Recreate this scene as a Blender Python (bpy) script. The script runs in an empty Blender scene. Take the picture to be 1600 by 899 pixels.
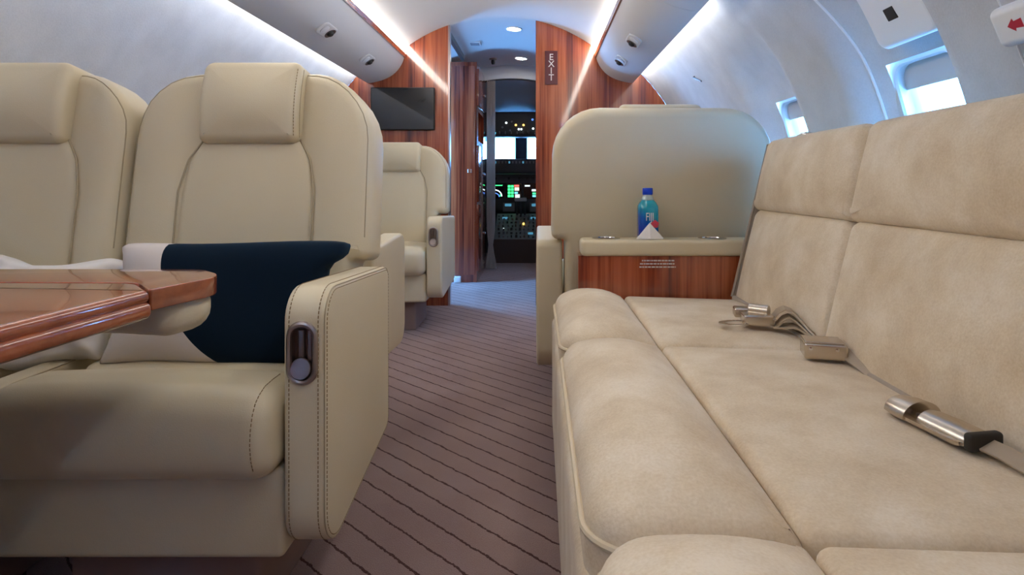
import bpy, bmesh, math, random
from mathutils import Vector, Matrix
random.seed(7)
R = math.radians
sc = bpy.context.scene
C = sc.collection

# ------------------------------------------------------------------ camera, world, exposure
CX, CZ, F = 0.25, 0.785, 950.0          # camera x, eye height, focal length in pixels (1600 wide)
cam = bpy.data.cameras.new('camera'); cam.sensor_width = 36; cam.sensor_fit = 'HORIZONTAL'
cam.lens = F/1600*36; cam.shift_x = -42/1600; cam.shift_y = -161.5/1600; cam.clip_start = 0.02
co = bpy.data.objects.new('camera', cam); C.objects.link(co)
co.location = (CX, 0, CZ); co.rotation_euler = (R(90), 0, 0); sc.camera = co

def P(px, py, Y):                        # pixel + known distance -> point
    return Vector((CX+(px-842)*Y/F, Y, CZ-(py-288)*Y/F))

w = bpy.data.worlds.new('sky'); sc.world = w; w.use_nodes = True
bgn = w.node_tree.nodes['Background']
bgn.inputs[0].default_value = (0.15, 0.45, 1.0, 1); bgn.inputs[1].default_value = 28.0
vs = sc.view_settings
vs.view_transform = 'Standard'; vs.look = 'None'; vs.gamma = 1; vs.use_curve_mapping = False
vs.exposure = 0.42
COVE_W, STRIP_W, SPOT_W = 7.5, 13.0, 60.0

# ------------------------------------------------------------------ materials
def newmat(name):
    m = bpy.data.materials.new(name); m.use_nodes = True
    return m, m.node_tree.nodes, m.node_tree.links, m.node_tree.nodes['Principled BSDF']
def plain(name, col, rough=0.5, metal=0, coat=0, spec=0.5, sheen=0, emit=None, es=1):
    m, N, L, b = newmat(name)
    b.inputs['Base Color'].default_value = (*col, 1); b.inputs['Roughness'].default_value = rough
    b.inputs['Metallic'].default_value = metal; b.inputs['Coat Weight'].default_value = coat
    b.inputs['Coat Roughness'].default_value = 0.04
    b.inputs['Specular IOR Level'].default_value = spec; b.inputs['Sheen Weight'].default_value = sheen
    if emit: b.inputs['Emission Color'].default_value = (*emit, 1); b.inputs['Emission Strength'].default_value = es
    return m
def tex(N, L, kind, scale, coord='Object', vscale=(1, 1, 1), rot=(0, 0, 0), **kw):
    tc = N.new('ShaderNodeTexCoord'); mp = N.new('ShaderNodeMapping')
    mp.inputs['Scale'].default_value = vscale; mp.inputs['Rotation'].default_value = rot
    t = N.new(kind); L.new(tc.outputs[coord], mp.inputs[0]); L.new(mp.outputs[0], t.inputs['Vector'])
    t.inputs['Scale'].default_value = scale
    for k, v in kw.items(): t.inputs[k].default_value = v
    return t
def ramp(N, L, src, stops):
    r = N.new('ShaderNodeValToRGB'); e = r.color_ramp.elements
    while len(e) < len(stops): e.new(0.5)
    for i, (p, c) in enumerate(stops): e[i].position = p; e[i].color = (*c, 1)
    L.new(src, r.inputs[0]); return r
def bump(N, L, src, bsdf, strength, dist):
    b = N.new('ShaderNodeBump'); b.inputs['Strength'].default_value = strength; b.inputs['Distance'].default_value = dist
    L.new(src, b.inputs['Height']); L.new(b.outputs[0], bsdf.inputs['Normal']); return b

def mat_leather(name, a, c):
    m, N, L, b = newmat(name)
    n = tex(N, L, 'ShaderNodeTexNoise', 3.0, Detail=3.0)
    r = ramp(N, L, n.outputs[0], [(0.3, a), (0.7, c)]); L.new(r.outputs[0], b.inputs['Base Color'])
    v = tex(N, L, 'ShaderNodeTexVoronoi', 420.0); bump(N, L, v.outputs['Distance'], b, 0.12, 0.001)
    b.inputs['Roughness'].default_value = 0.42; b.inputs['Specular IOR Level'].default_value = 0.4
    return m
M_leather = mat_leather('cream_leather', (0.61, 0.525, 0.365), (0.655, 0.575, 0.41))
def mat_suede():
    m, N, L, b = newmat('sand_velvet')
    n = tex(N, L, 'ShaderNodeTexNoise', 7.0, Detail=5.0, Roughness=0.6, Distortion=0.0)
    n2 = tex(N, L, 'ShaderNodeTexNoise', 260.0, Detail=2.0)
    mx = N.new('ShaderNodeMath'); mx.operation = 'MULTIPLY_ADD'; L.new(n2.outputs[0], mx.inputs[0]); mx.inputs[1].default_value = 0.34
    L.new(n.outputs[0], mx.inputs[2])
    r = ramp(N, L, mx.outputs[0], [(0.46, (0.59, 0.465, 0.32)), (0.67, (0.69, 0.575, 0.425)), (0.86, (0.78, 0.68, 0.545))])
    L.new(r.outputs[0], b.inputs['Base Color'])
    b.inputs['Roughness'].default_value = 0.95; b.inputs['Sheen Weight'].default_value = 0.25; b.inputs['Sheen Roughness'].default_value = 0.4
    b.inputs['Specular IOR Level'].default_value = 0.1
    bump(N, L, n2.outputs[0], b, 0.35, 0.0015)
    return m
M_suede = mat_suede()
def mat_wood(name, cols, vscale, gloss=0.06, fine=1.0):
    m, N, L, b = newmat(name)
    n = tex(N, L, 'ShaderNodeTexNoise', 1.0, vscale=vscale, Detail=5.0, Roughness=0.62, Distortion=0.5)
    n2 = tex(N, L, 'ShaderNodeTexNoise', 1.0, vscale=tuple(x*5 for x in vscale), Detail=3.0)
    mx = N.new('ShaderNodeMath'); mx.operation = 'MULTIPLY_ADD'; L.new(n2.outputs[0], mx.inputs[0]); mx.inputs[1].default_value = 0.4*fine
    L.new(n.outputs[0], mx.inputs[2])
    r = ramp(N, L, mx.outputs[0], cols); L.new(r.outputs[0], b.inputs['Base Color'])
    b.inputs['Roughness'].default_value = 0.2; b.inputs['Coat Weight'].default_value = 1.0
    b.inputs['Coat Roughness'].default_value = gloss
    return m
WC = [(0.50, (0.075, 0.013, 0.008)), (0.64, (0.25, 0.046, 0.018)), (0.84, (0.44, 0.115, 0.042))]
M_wood = mat_wood('glossy_cherry_veneer', WC, (21, 21, 0.5))
M_woodx = mat_wood('cherry_trim', WC, (26, 0.9, 26))
TC = [(0.42, (0.20, 0.042, 0.014)), (0.62, (0.33, 0.080, 0.026)), (0.84, (0.43, 0.135, 0.045))]
M_table = mat_wood('glossy_table_veneer', TC, (1.6, 9, 9), 0.05, 0.5)
def mat_carpet():
    m, N, L, b = newmat('striped_carpet')
    tc = N.new('ShaderNodeTexCoord'); sp = N.new('ShaderNodeSeparateXYZ'); L.new(tc.outputs['Object'], sp.inputs[0])
    nz = tex(N, L, 'ShaderNodeTexNoise', 26.0, Detail=4.0)
    def mth(op, a, bb, c=None):
        n = N.new('ShaderNodeMath'); n.operation = op
        for i, v in enumerate((a, bb, c)):
            if v is None: continue
            if isinstance(v, (int, float)): n.inputs[i].default_value = v
            else: L.new(v, n.inputs[i])
        return n.outputs[0]
    s = mth('ADD', mth('MULTIPLY', sp.outputs[0], 0.682), mth('MULTIPLY', sp.outputs[1], 0.731))
    s = mth('ADD', s, mth('MULTIPLY', nz.outputs[0], 0.012))
    nz2 = tex(N, L, 'ShaderNodeTexNoise', 160.0, Detail=2.0); s = mth('ADD', s, mth('MULTIPLY', nz2.outputs[0], 0.007))
    fr = mth('FRACT', mth('DIVIDE', s, 0.0672), 0)
    d = mth('ABSOLUTE', mth('SUBTRACT', fr, 0.5), 0)
    line = mth('LESS_THAN', d, 0.040)
    fz = tex(N, L, 'ShaderNodeTexNoise', 420.0, Detail=2.0)
    big = tex(N, L, 'ShaderNodeTexNoise', 4.0, Detail=3.0)
    base = ramp(N, L, mth('ADD', mth('MULTIPLY', fz.outputs[0], 0.5), mth('MULTIPLY', big.outputs[0], 0.5)),
                [(0.3, (0.235, 0.150, 0.140)), (0.7, (0.36, 0.255, 0.24))])
    mx = N.new('ShaderNodeMix'); mx.data_type = 'RGBA'; L.new(line, mx.inputs['Factor'])
    L.new(base.outputs[0], mx.inputs['A']); mx.inputs['B'].default_value = (0.055, 0.014, 0.012, 1)
    L.new(mx.outputs['Result'], b.inputs['Base Color'])
    b.inputs['Roughness'].default_value = 1; b.inputs['Specular IOR Level'].default_value = 0.05; b.inputs['Sheen Weight'].default_value = 0.2
    hh = mth('SUBTRACT', fz.outputs[0], mth('MULTIPLY', line, 0.8)); bump(N, L, hh, b, 0.6, 0.004)
    return m
M_carpet = mat_carpet()
def mat_fabricwall():
    m, N, L, b = newmat('pale_wall_fabric')
    n = tex(N, L, 'ShaderNodeTexNoise', 190.0, Detail=3.0); n2 = tex(N, L, 'ShaderNodeTexNoise', 9.0, Detail=3.0)
    mx = N.new('ShaderNodeMath'); mx.operation = 'MULTIPLY_ADD'; L.new(n.outputs[0], mx.inputs[0]); mx.inputs[1].default_value = 0.6
    L.new(n2.outputs[0], mx.inputs[2])
    r = ramp(N, L, mx.outputs[0], [(0.4, (0.47, 0.48, 0.50)), (1.1, (0.57, 0.58, 0.60))]); L.new(r.outputs[0], b.inputs['Base Color'])
    b.inputs['Roughness'].default_value = 0.9; b.inputs['Specular IOR Level'].default_value = 0.15
    bump(N, L, n.outputs[0], b, 0.25, 0.002)
    return m
M_wall = mat_fabricwall()
M_ceil = plain('ceiling_vinyl', (0.64, 0.64, 0.645), 0.6, spec=0.3)
M_bin = plain('bin_vinyl', (0.70, 0.695, 0.69), 0.55, spec=0.3)
M_white = plain('white_plastic', (0.78, 0.79, 0.81), 0.35)
M_stitch = plain('tan_thread', (0.27, 0.19, 0.10), 0.8)
M_seam = plain('welt_and_crease_shade', (0.42, 0.345, 0.225), 0.5)  # seam welts, also the painted crease shade round the back panel
M_pipe = plain('velvet_piping', (0.62, 0.52, 0.37), 0.6)
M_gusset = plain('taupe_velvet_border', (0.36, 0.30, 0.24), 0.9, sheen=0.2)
M_dark = plain('dark_gap', (0.015, 0.013, 0.012), 0.6)
M_metal = plain('champagne_metal', (0.62, 0.55, 0.47), 0.26, 1)
M_bronze = plain('smoked_bronze', (0.24, 0.185, 0.165), 0.3, 1)
M_bezel = plain('brushed_bezel', (0.42, 0.36, 0.34), 0.32, 1)
M_chrome = plain('bright_chrome', (0.75, 0.74, 0.74), 0.15, 1)
M_belt = plain('taupe_webbing', (0.42, 0.34, 0.25), 0.45)
M_light = plain('cove_diffuser', (0.9, 0.9, 0.9), 0.5, emit=(1.0, 0.94, 0.86), es=COVE_W)
M_strip = plain('strip_diffuser', (0.9, 0.9, 0.9), 0.5, emit=(1.0, 0.935, 0.84), es=STRIP_W)
M_spot = plain('downlight_lens', (0.9, 0.9, 0.9), 0.5, emit=(1.0, 0.98, 0.93), es=SPOT_W)
M_screen = plain('black_screen_glass', (0.012, 0.012, 0.014), 0.22, coat=0.6)
M_maroon = plain('maroon_sign_plate', (0.085, 0.012, 0.016), 0.35)
M_letter = plain('silver_lettering', (0.62, 0.58, 0.57), 0.4)
M_red = plain('red_print', (0.50, 0.012, 0.04), 0.5)
M_shade = plain('grey_window_shade', (0.46, 0.47, 0.48), 0.7)
M_pillowhite = plain('white_linen', (0.74, 0.71, 0.69), 0.95, sheen=0.3)
M_cock = plain('cockpit_dark_panel', (0.030, 0.032, 0.035), 0.5)
M_cock2 = plain('cockpit_grey_panel', (0.15, 0.155, 0.16), 0.5)
M_ped = plain('cockpit_brown_panel', (0.05, 0.028, 0.022), 0.6)
M_curtain = plain('beige_curtain', (0.88, 0.78, 0.72), 0.9, sheen=0.3)
def glow(name, col, s): return plain(name, (0.02, 0.02, 0.02), 0.4, emit=col, es=s)
G_green = glow('green_display', (0.05, 0.9, 0.25), 1.6); G_cyan = glow('cyan_display', (0.15, 0.75, 1.0), 1.6)
G_red = glow('red_display', (1.0, 0.12, 0.1), 1.5); G_white = glow('white_display', (0.8, 0.95, 1.0), 1.6)
G_amber = glow('amber_light', (1.0, 0.6, 0.12), 2.5); G_blue = glow('blue_display', (0.1, 0.25, 0.9), 1.2)
G_dim = glow('dim_button_light', (0.12, 0.45, 0.7), 0.45)
G_yellow = glow('cream_display', (1.0, 0.92, 0.6), 1.3)

# ------------------------------------------------------------------ mesh helpers
def obj(name, bm, mat, parent=None, angle=38, recalc=True):
    if recalc: bmesh.ops.recalc_face_normals(bm, faces=bm.faces)
    me = bpy.data.meshes.new(name); bm.to_mesh(me); bm.free()
    for p in me.polygons: p.use_smooth = True
    me.set_sharp_from_angle(angle=R(angle))
    me.materials.append(mat)
    o = bpy.data.objects.new(name, me); C.objects.link(o)
    if parent: o.parent = parent
    return o
def tag(o, label=None, cat=None, group=None, kind=None):
    if label: o['label'] = label
    if cat: o['category'] = cat
    if group: o['group'] = group
    if kind: o['kind'] = kind
    return o
def struct(name, bm, mat, label=None, **k):
    o = obj(name, bm, mat, **k); o['kind'] = 'structure'
    if label: o['label'] = label
    return o
def thing(name, label, cat, loc=(0, 0, 0), rz=0, group=None):
    o = bpy.data.objects.new(name, None); C.objects.link(o); o.location = loc; o.rotation_euler = (0, 0, rz)
    o.empty_display_size = 0.05
    return tag(o, label, cat, group)
def rpoly(pts, seg=8, maxlen=0.04):
    """polygon with rounded corners: [(x,y,r)]"""
    out = []; n = len(pts)
    for i in range(n):
        p0 = Vector(pts[i-1][:2]); p = Vector(pts[i][:2]); p1 = Vector(pts[(i+1) % n][:2]); r = pts[i][2] if len(pts[i]) > 2 else 0
        d0 = (p0-p).normalized(); d1 = (p1-p).normalized(); ang = d0.angle(d1)
        if r <= 0 or abs(ang-math.pi) < 0.02: out.append(p); continue
        t = r/math.tan(ang/2); t = min(t, (p0-p).length*0.499, (p1-p).length*0.499); r2 = t*math.tan(ang/2)
        c = p+(d0+d1).normalized()*(r2/math.sin(ang/2)); a = p+d0*t-c; b = p+d1*t-c
        a0 = math.atan2(a.y, a.x); da = math.atan2(b.y, b.x)-a0
        while da > math.pi: da -= 2*math.pi
        while da < -math.pi: da += 2*math.pi
        for k in range(seg+1):
            an = a0+da*k/seg; out.append(c+Vector((math.cos(an), math.sin(an)))*r2)
    res = []
    for i in range(len(out)):
        a, b = out[i], out[(i+1) % len(out)]; l = (b-a).length
        if l < 1e-6: continue
        k = max(1, int(math.ceil(l/maxlen)))
        for j in range(k): res.append(a.lerp(b, j/k))
    area = sum(res[i].x*res[(i+1) % len(res)].y-res[(i+1) % len(res)].x*res[i].y for i in range(len(res)))
    if area < 0: res.reverse()
    return res
def inset(o, d):
    n = len(o); res = []
    for i in range(n):
        e0 = (o[i]-o[i-1]).normalized(); e1 = (o[(i+1) % n]-o[i]).normalized()
        t = (e0+e1); t = t.normalized() if t.length > 1e-6 else e0
        res.append(o[i]+Vector((-t.y, t.x))*d)
    return res
def slab(outline, th, r, crown=0.0, crown_back=None, fn=None, seg=5, inner=7, bm=None, power=2.0, r_back=None, flat=False):
    """closed puffy slab; outline in (u,v), thickness along w; fn maps (u,v,w)->xyz"""
    bm = bm or bmesh.new(); fn = fn or (lambda u, v, w: (u, v, w))
    if crown_back is None: crown_back = crown
    rb = r if r_back is None else r_back
    cen = sum(outline, Vector((0, 0)))/len(outline)
    ux = [p.x for p in outline]; vx = [p.y for p in outline]; u0, u1, v0, v1 = min(ux), max(ux), min(vx), max(vx)
    def dome(p):
        a = 2*(p.x-u0)/(u1-u0)-1; b = 2*(p.y-v0)/(v1-v0)-1
        return max(0, (1-abs(a)**power)*(1-abs(b)**power))
    def half(sign, rr, cr):
        hs = []
        for k in range(seg+1):
            a = math.pi/2*k/seg
            hs.append((inset(outline, rr*(1-math.cos(a))), sign*(th/2-rr+rr*math.sin(a))))
        base = hs[-1][0]
        for k in range(1, inner):
            s = 1-k/inner; pts = [cen+(p-cen)*s for p in base]
            hs.append((pts, [sign*(th/2+cr*dome(p)*(1-s**4)) for p in pts]))
        return hs, sign*(th/2+cr*dome(cen))
    fh, fc = half(1, r, crown); bh, bc = half(-1, rb, crown_back)
    seq = list(reversed(bh))+fh
    V = [[bm.verts.new(fn(p.x, p.y, w[i] if isinstance(w, list) else w)) for i, p in enumerate(ring)] for ring, w in seq]
    n = len(outline)
    for a, b in zip(V, V[1:]):
        for i in range(n): bm.faces.new((a[i], a[(i+1) % n], b[(i+1) % n], b[i]))
    if flat:
        bm.faces.new(list(reversed(V[0]))); bm.faces.new(V[-1]); return bm
    c0 = bm.verts.new(fn(cen.x, cen.y, bc)); c1 = bm.verts.new(fn(cen.x, cen.y, fc))
    for i in range(n):
        bm.faces.new((V[0][(i+1) % n], V[0][i], c0)); bm.faces.new((V[-1][i], V[-1][(i+1) % n], c1))
    return bm
XZ = lambda y0=0: (lambda u, v, w: (u, y0-w, v))
YZ = lambda x0=0: (lambda u, v, w: (x0+w, u, v))
XY = lambda z0=0: (lambda u, v, w: (u, v, z0+w))
def rect(x0, x1, y0, y1, r, **k): return rpoly([(x0, y0, r), (x1, y0, r), (x1, y1, r), (x0, y1, r)], **k)
def box(x0, x1, y0, y1, z0, z1, bm=None, bev=0.0):
    bm = bm or bmesh.new(); v = [bm.verts.new(p) for p in ((x0,y0,z0),(x1,y0,z0),(x1,y1,z0),(x0,y1,z0),(x0,y0,z1),(x1,y0,z1),(x1,y1,z1),(x0,y1,z1))]
    fs = [bm.faces.new([v[i] for i in f]) for f in ((3,2,1,0),(4,5,6,7),(0,1,5,4),(1,2,6,5),(2,3,7,6),(3,0,4,7))]
    if bev: bmesh.ops.bevel(bm, geom=list({e for f in fs for e in f.edges}), offset=bev, segments=2, affect='EDGES', profile=0.6)
    return bm
def rbox(x0, x1, y0, y1, z0, z1, r, n=10, k=4, deform=None, bm=None):
    """rounded box made of six grids"""
    bm = bm or bmesh.new(); lo = Vector((x0, y0, z0)); hi = Vector((x1, y1, z1)); r = min(r, *(0.499*(hi[i]-lo[i]) for i in range(3)))
    def axis(a):
        l, h = lo[a], hi[a]; e = [r*(1-math.cos(math.pi/2*i/k))*0+r*i/k for i in range(k)]
        return [l+x for x in e]+[l+r+(h-l-2*r)*i/n for i in range(n+1)]+[h-x for x in reversed(e)]
    A = [axis(i) for i in range(3)]; cache = {}
    def vert(p):
        key = tuple(round(c, 6) for c in p)
        if key in cache: return cache[key]
        q = Vector(p); c = Vector([min(max(q[i], lo[i]+r), hi[i]-r) for i in range(3)]); d = q-c
        if d.length > 1e-9:                  # cube point -> sphere (even spacing)
            m = max(abs(x) for x in d); t = [math.tan(x/m*math.pi/4) if m else 0 for x in d]
            f = m/r; dd = Vector(t).normalized()*r*f if m else d
            q = c+Vector(d).normalized()*m if f < 0.999 else c+dd
        if deform: q = Vector(deform(q))
        cache[key] = bm.verts.new(q); return cache[key]
    for a in range(3):
        b, c = (a+1) % 3, (a+2) % 3
        for s in (lo[a], hi[a]):
            for i in range(len(A[b])-1):
                for j in range(len(A[c])-1):
                    q = []
                    for (x, y) in ((i, j), (i+1, j), (i+1, j+1), (i, j+1)):
                        p = [0, 0, 0]; p[a] = s; p[b] = A[b][x]; p[c] = A[c][y]; q.append(vert(p))
                    try: bm.faces.new(q)
                    except ValueError: pass
    return bm
def tube(pts, r, n=8, closed=False, bm=None, caps=True):
    bm = bm or bmesh.new(); pts = [Vector(p) for p in pts]; m = len(pts); rings = []
    up = None
    for i in range(m):
        a = pts[i-1] if (i > 0 or closed) else pts[i]; b = pts[(i+1) % m] if (i < m-1 or closed) else pts[i]
        t = (b-a).normalized()
        if up is None:
            up = Vector((0, 0, 1)) if abs(t.z) < 0.9 else Vector((1, 0, 0))
        s = t.cross(up).normalized(); up = s.cross(t).normalized()
        rr = r[i] if isinstance(r, (list, tuple)) else r
        rings.append([bm.verts.new(pts[i]+s*math.cos(2*math.pi*k/n)*rr+up*math.sin(2*math.pi*k/n)*rr) for k in range(n)])
    for i in range(m if closed else m-1):
        a, b = rings[i], rings[(i+1) % m]
        for k in range(n): bm.faces.new((a[k], a[(k+1) % n], b[(k+1) % n], b[k]))
    if not closed and caps: bm.faces.new(list(reversed(rings[0]))); bm.faces.new(rings[-1])
    return bm
def lathe(prof, n=24, bm=None, M=None, sq=0.0, loop=False):
    """revolve [(r,z)]; sq>0 squares the section"""
    bm = bm or bmesh.new(); rings = []
    for r, z in prof:
        ring = []
        for k in range(n):
            a = 2*math.pi*k/n; c, s = math.cos(a), math.sin(a)
            f = 1.0
            if sq: p = 2+sq*4; f = 1/(abs(c)**p+abs(s)**p)**(1/p); f = 1+(f-1)*0.75
            q = Vector((r*c*f, r*s*f, z)); ring.append(bm.verts.new(M @ q if M else q))
        rings.append(ring)
    for a, b in zip(rings, rings[1:]+([rings[0]] if loop else [])):
        for k in range(n): bm.faces.new((a[k], a[(k+1) % n], b[(k+1) % n], b[k]))
    if loop: return bm
    bm.faces.new(list(reversed(rings[0]))); bm.faces.new(rings[-1])
    return bm
def ribbon(pts, width, th, bm=None):
    """strap: width is a vector, thickness th"""
    bm = bm or bmesh.new(); pts = [Vector(p) for p in pts]; W = Vector(width); rows = []
    for i, p in enumerate(pts):
        t = (pts[min(i+1, len(pts)-1)]-pts[max(i-1, 0)]).normalized(); n = t.cross(W).normalized()*th/2
        rows.append([bm.verts.new(q) for q in (p-W/2-n, p+W/2-n, p+W/2+n, p-W/2+n)])
    for a, b in zip(rows, rows[1:]):
        for k in range(4): bm.faces.new((a[k], a[(k+1) % 4], b[(k+1) % 4], b[k]))
    bm.faces.new(rows[0]); bm.faces.new(rows[-1])
    return bm
def extrude_y(prof, y0, y1, bm=None, closed=True, cap=True, step=None):
    bm = bm or bmesh.new(); k = max(1, int((y1-y0)/step)) if step else 1
    rows = [[bm.verts.new((x, y0+(y1-y0)*i/k, z)) for x, z in prof] for i in range(k+1)]; n = len(prof)
    for a, b in zip(rows, rows[1:]):
        for i in range(n if closed else n-1): bm.faces.new((a[i], a[(i+1) % n], b[(i+1) % n], b[i]))
    if closed and cap: bm.faces.new(rows[0]); bm.faces.new(list(reversed(rows[-1])))
    return bm
def dashes(path, closed=False, stitch=0.0048, gap=0.0026, r=0.0009):
    """row of thread stitches along a path"""
    bm = bmesh.new(); path = [Vector(p) for p in path]
    if closed: path = path+[path[0]]
    pos = 0.0; seglen = [(b-a).length for a, b in zip(path, path[1:])]
    tot = sum(seglen)
    def at(s):
        for (a, b), l in zip(zip(path, path[1:]), seglen):
            if s <= l: return a.lerp(b, s/l if l else 0)
            s -= l
        return path[-1]
    while pos+stitch < tot:
        a, b = at(pos), at(pos+stitch)
        if (b-a).length > 1e-5: tube([a, b], r, 4, bm=bm)
        pos += stitch+gap
    return bm
def text_bm(s, size, M, depth=0.0006, align='CENTER', spacing=1.0):
    cu = bpy.data.curves.new('lettering', 'FONT'); cu.body = s; cu.size = size; cu.extrude = depth; cu.align_x = align; cu.align_y = 'CENTER'
    cu.space_character = spacing; cu.resolution_u = 3
    o = bpy.data.objects.new('lettering', cu); C.objects.link(o)
    dg = bpy.context.evaluated_depsgraph_get(); me = bpy.data.meshes.new_from_object(o.evaluated_get(dg))
    bm = bmesh.new(); bm.from_mesh(me); bm.transform(M)
    bpy.data.objects.remove(o); bpy.data.curves.remove(cu); bpy.data.meshes.remove(me)
    return bm
def carve(o, cbm):
    """cut a real hollow into a mesh (cutter given in the same local space)"""
    bmesh.ops.recalc_face_normals(cbm, faces=cbm.faces)
    me = bpy.data.meshes.new('cutter'); cbm.to_mesh(me); cbm.free()
    c = bpy.data.objects.new('cutter', me); C.objects.link(c); c.parent = o.parent
    m = o.modifiers.new('hollow', 'BOOLEAN'); m.operation = 'DIFFERENCE'; m.solver = 'EXACT'; m.object = c
    dg = bpy.context.evaluated_depsgraph_get(); new = bpy.data.meshes.new_from_object(o.evaluated_get(dg))
    o.modifiers.clear(); old = o.data; o.data = new; bpy.data.meshes.remove(old)
    bpy.data.objects.remove(c); bpy.data.meshes.remove(me)
    for p in new.polygons: p.use_smooth = True
    new.set_sharp_from_angle(angle=R(38))
def bvh_of(objs):
    from mathutils.bvhtree import BVHTree
    bpy.context.view_layer.update(); V = []; Fc = []
    for o in objs:
        k = len(V); V += [o.matrix_world @ v.co for v in o.data.vertices]; Fc += [[k+i for i in p.vertices] for p in o.data.polygons]
    return BVHTree.FromPolygons(V, Fc)
def settle(o, supports, sink=0.004, xmax=None):
    """let a soft cushion rest on what carries it instead of passing through"""
    t = bvh_of(supports); M = o.matrix_world.copy(); Mi = M.inverted()
    for v in o.data.vertices:
        p = M @ v.co
        if xmax:
            f = 1-smooth(xmax[1], xmax[1]+0.03, p.z); q = xmax[0]-0.05
            if p.x > q: p.x += f*((q+0.05*(1-math.exp(-(p.x-q)/0.05)))-p.x)
        h = t.ray_cast(Vector((p.x, p.y, 0.60)), Vector((0, 0, -1)))
        if h[0] is not None and p.z < h[0].z-sink: p.z = h[0].z-sink
        v.co = Mi @ p
def child(o, name):
    return next(c for c in o.children if c.name.split('.')[0] == name)
def smooth(a, b, x):
    t = min(max((x-a)/(b-a), 0), 1); return t*t*(3-2*t)

# ------------------------------------------------------------------ the setting
ZC, RC = 0.60, 1.28                        # fuselage section: circle centre height and radius
YA, YB, YG, YK, YN = -1.8, 3.93, 4.87, 5.58, 7.6
def wall_x(z): return math.sqrt(max(RC*RC-(z-ZC)**2, 0.01))
struct('floor', box(-1.14, 1.14, YA, YN, -0.03, 0.0), M_carpet, 'mauve carpet with thin dark diagonal stripes')

WIN = [2.42, 1.61, 0.80, -0.01, -0.82]     # window centres along the wall
WZ, WHW, WHH = 0.95, 0.135, 0.162
def recess(y, z, sgn=1):
    if sgn < 0: return 0.0
    d = 0.0; zt = (1.10, 1.44)
    for wy in WIN:
        sy = 1-smooth(WHW+0.005, WHW+(0.15 if y > wy else 0.09), abs(y-wy))
        sz = (1-smooth(zt[0], zt[1], z))*smooth(0.62, 0.76, z)
        d = max(d, sy*sz)
    return 0.075*d
def wall_grid(sgn, y0, y1, holes):
    bm = bmesh.new(); dy = 0.0225; ny = int(round((y1-y0)/dy)); nt = 66
    t0, t1 = math.asin((0.0-ZC)/RC), math.asin((1.66-ZC)/RC)
    rows = []
    for i in range(ny+1):
        y = y0+(y1-y0)*i/ny; row = []
        for j in range(nt+1):
            t = t0+(t1-t0)*j/nt; z = ZC+RC*math.sin(t); rr = RC+(recess(y, z, sgn) if holes else 0)
            row.append(bm.verts.new((sgn*rr*math.cos(t), y, ZC+rr*math.sin(t))))
        rows.append(row)
    for i in range(ny):
        for j in range(nt):
            q = (rows[i][j], rows[i+1][j], rows[i+1][j+1], rows[i][j+1]); c = sum((v.co for v in q), Vector())/4
            if holes and any(abs(c.y-wy) < WHW+0.010 and abs(c.z-WZ) < WHH+0.006 for wy in WIN): continue
            bm.faces.new(q)
    return bm
struct('wall_right', wall_grid(1, YA, YB, True), M_wall, 'curved pale fabric side wall beside the sofa', angle=60)
struct('wall_left', wall_grid(-1, YA, YB, False), M_wall, 'curved pale fabric side wall beyond the cream chairs', angle=60)

def wall_frame(wy, sgn, depth):               # local frame on the wall at a window: returns fn(u along y, v up the wall, w into cabin)
    rr = RC+depth; t = math.asin((WZ-ZC)/RC)
    c = Vector((sgn*rr*math.cos(t), wy, ZC+rr*math.sin(t))); up = Vector((-sgn*math.sin(t), 0, math.cos(t))); nrm = Vector((-sgn*math.cos(t), 0, -math.sin(t)))
    return lambda u, v, w: c+Vector((0, 1, 0))*u+up*v+nrm*w
def make_window(i, wy, sgn, drop):
    fn = wall_frame(wy, sgn, 0.075)
    # frame: rounded ring around the opening, tunnel outward
    out = rect(-WHW-0.038, WHW+0.038, -WHH-0.034, WHH+0.034, 0.095)
    inn = inset(out, 0.045); inn2 = inset(out, 0.055)
    bm = bmesh.new(); n = len(out)
    rings = [(inset(out, -0.07), -0.030), (inset(out, -0.045), -0.016), (out, -0.004), (inset(out, 0.02), 0.003), (inset(out, 0.040), 0.003), (inn, -0.003), (inn, -0.02), (inset(out, 0.048), -0.03), (inn2, -0.04), (inn2, -0.055)]
    V = [[bm.verts.new(fn(p.x, p.y, ww)) for p in ring] for ring, ww in rings]
    for a, b in zip(V, V[1:]):
        for k in range(n): bm.faces.new((a[k], a[(k+1) % n], b[(k+1) % n], b[k]))
    wn = struct('window_%d' % i, bm, M_reveal, 'oblong cabin window sunk in the side wall')
    obj('pane', slab(inset(out, 0.052), 0.006, 0.002, fn=lambda u, v, ww: fn(u, v, ww-0.048), seg=1, inner=2), M_pane, wn)
    sh = inset(out, 0.046); top = max(p.y for p in sh)
    so = [Vector((p.x, max(p.y, top-drop))) for p in sh]
    uniq = []
    for p in so:
        if not uniq or (p-uniq[-1]).length > 1e-4: uniq.append(p)
    bm = bmesh.new(); f = [bm.verts.new(fn(p.x, p.y, -0.022)) for p in uniq]; b = [bm.verts.new(fn(p.x, p.y, -0.026)) for p in uniq]
    bm.faces.new(f); bm.faces.new(list(reversed(b)))
    for k in range(len(f)): bm.faces.new((f[k], f[(k+1) % len(f)], b[(k+1) % len(f)], b[k]))
    obj('window_shade', bm, M_shade, wn)
    return wn
M_reveal = plain('window_reveal_plastic', (0.54, 0.55, 0.56), 0.5)
def mat_pane():
    m, N, L, b = newmat('clear_window_pane')
    b.inputs['Transmission Weight'].default_value = 1; b.inputs['Roughness'].default_value = 0.0; b.inputs['IOR'].default_value = 1.05
    b.inputs['Base Color'].default_value = (0.95, 0.98, 1, 1); return m
M_pane = mat_pane()
k = 1
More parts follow.
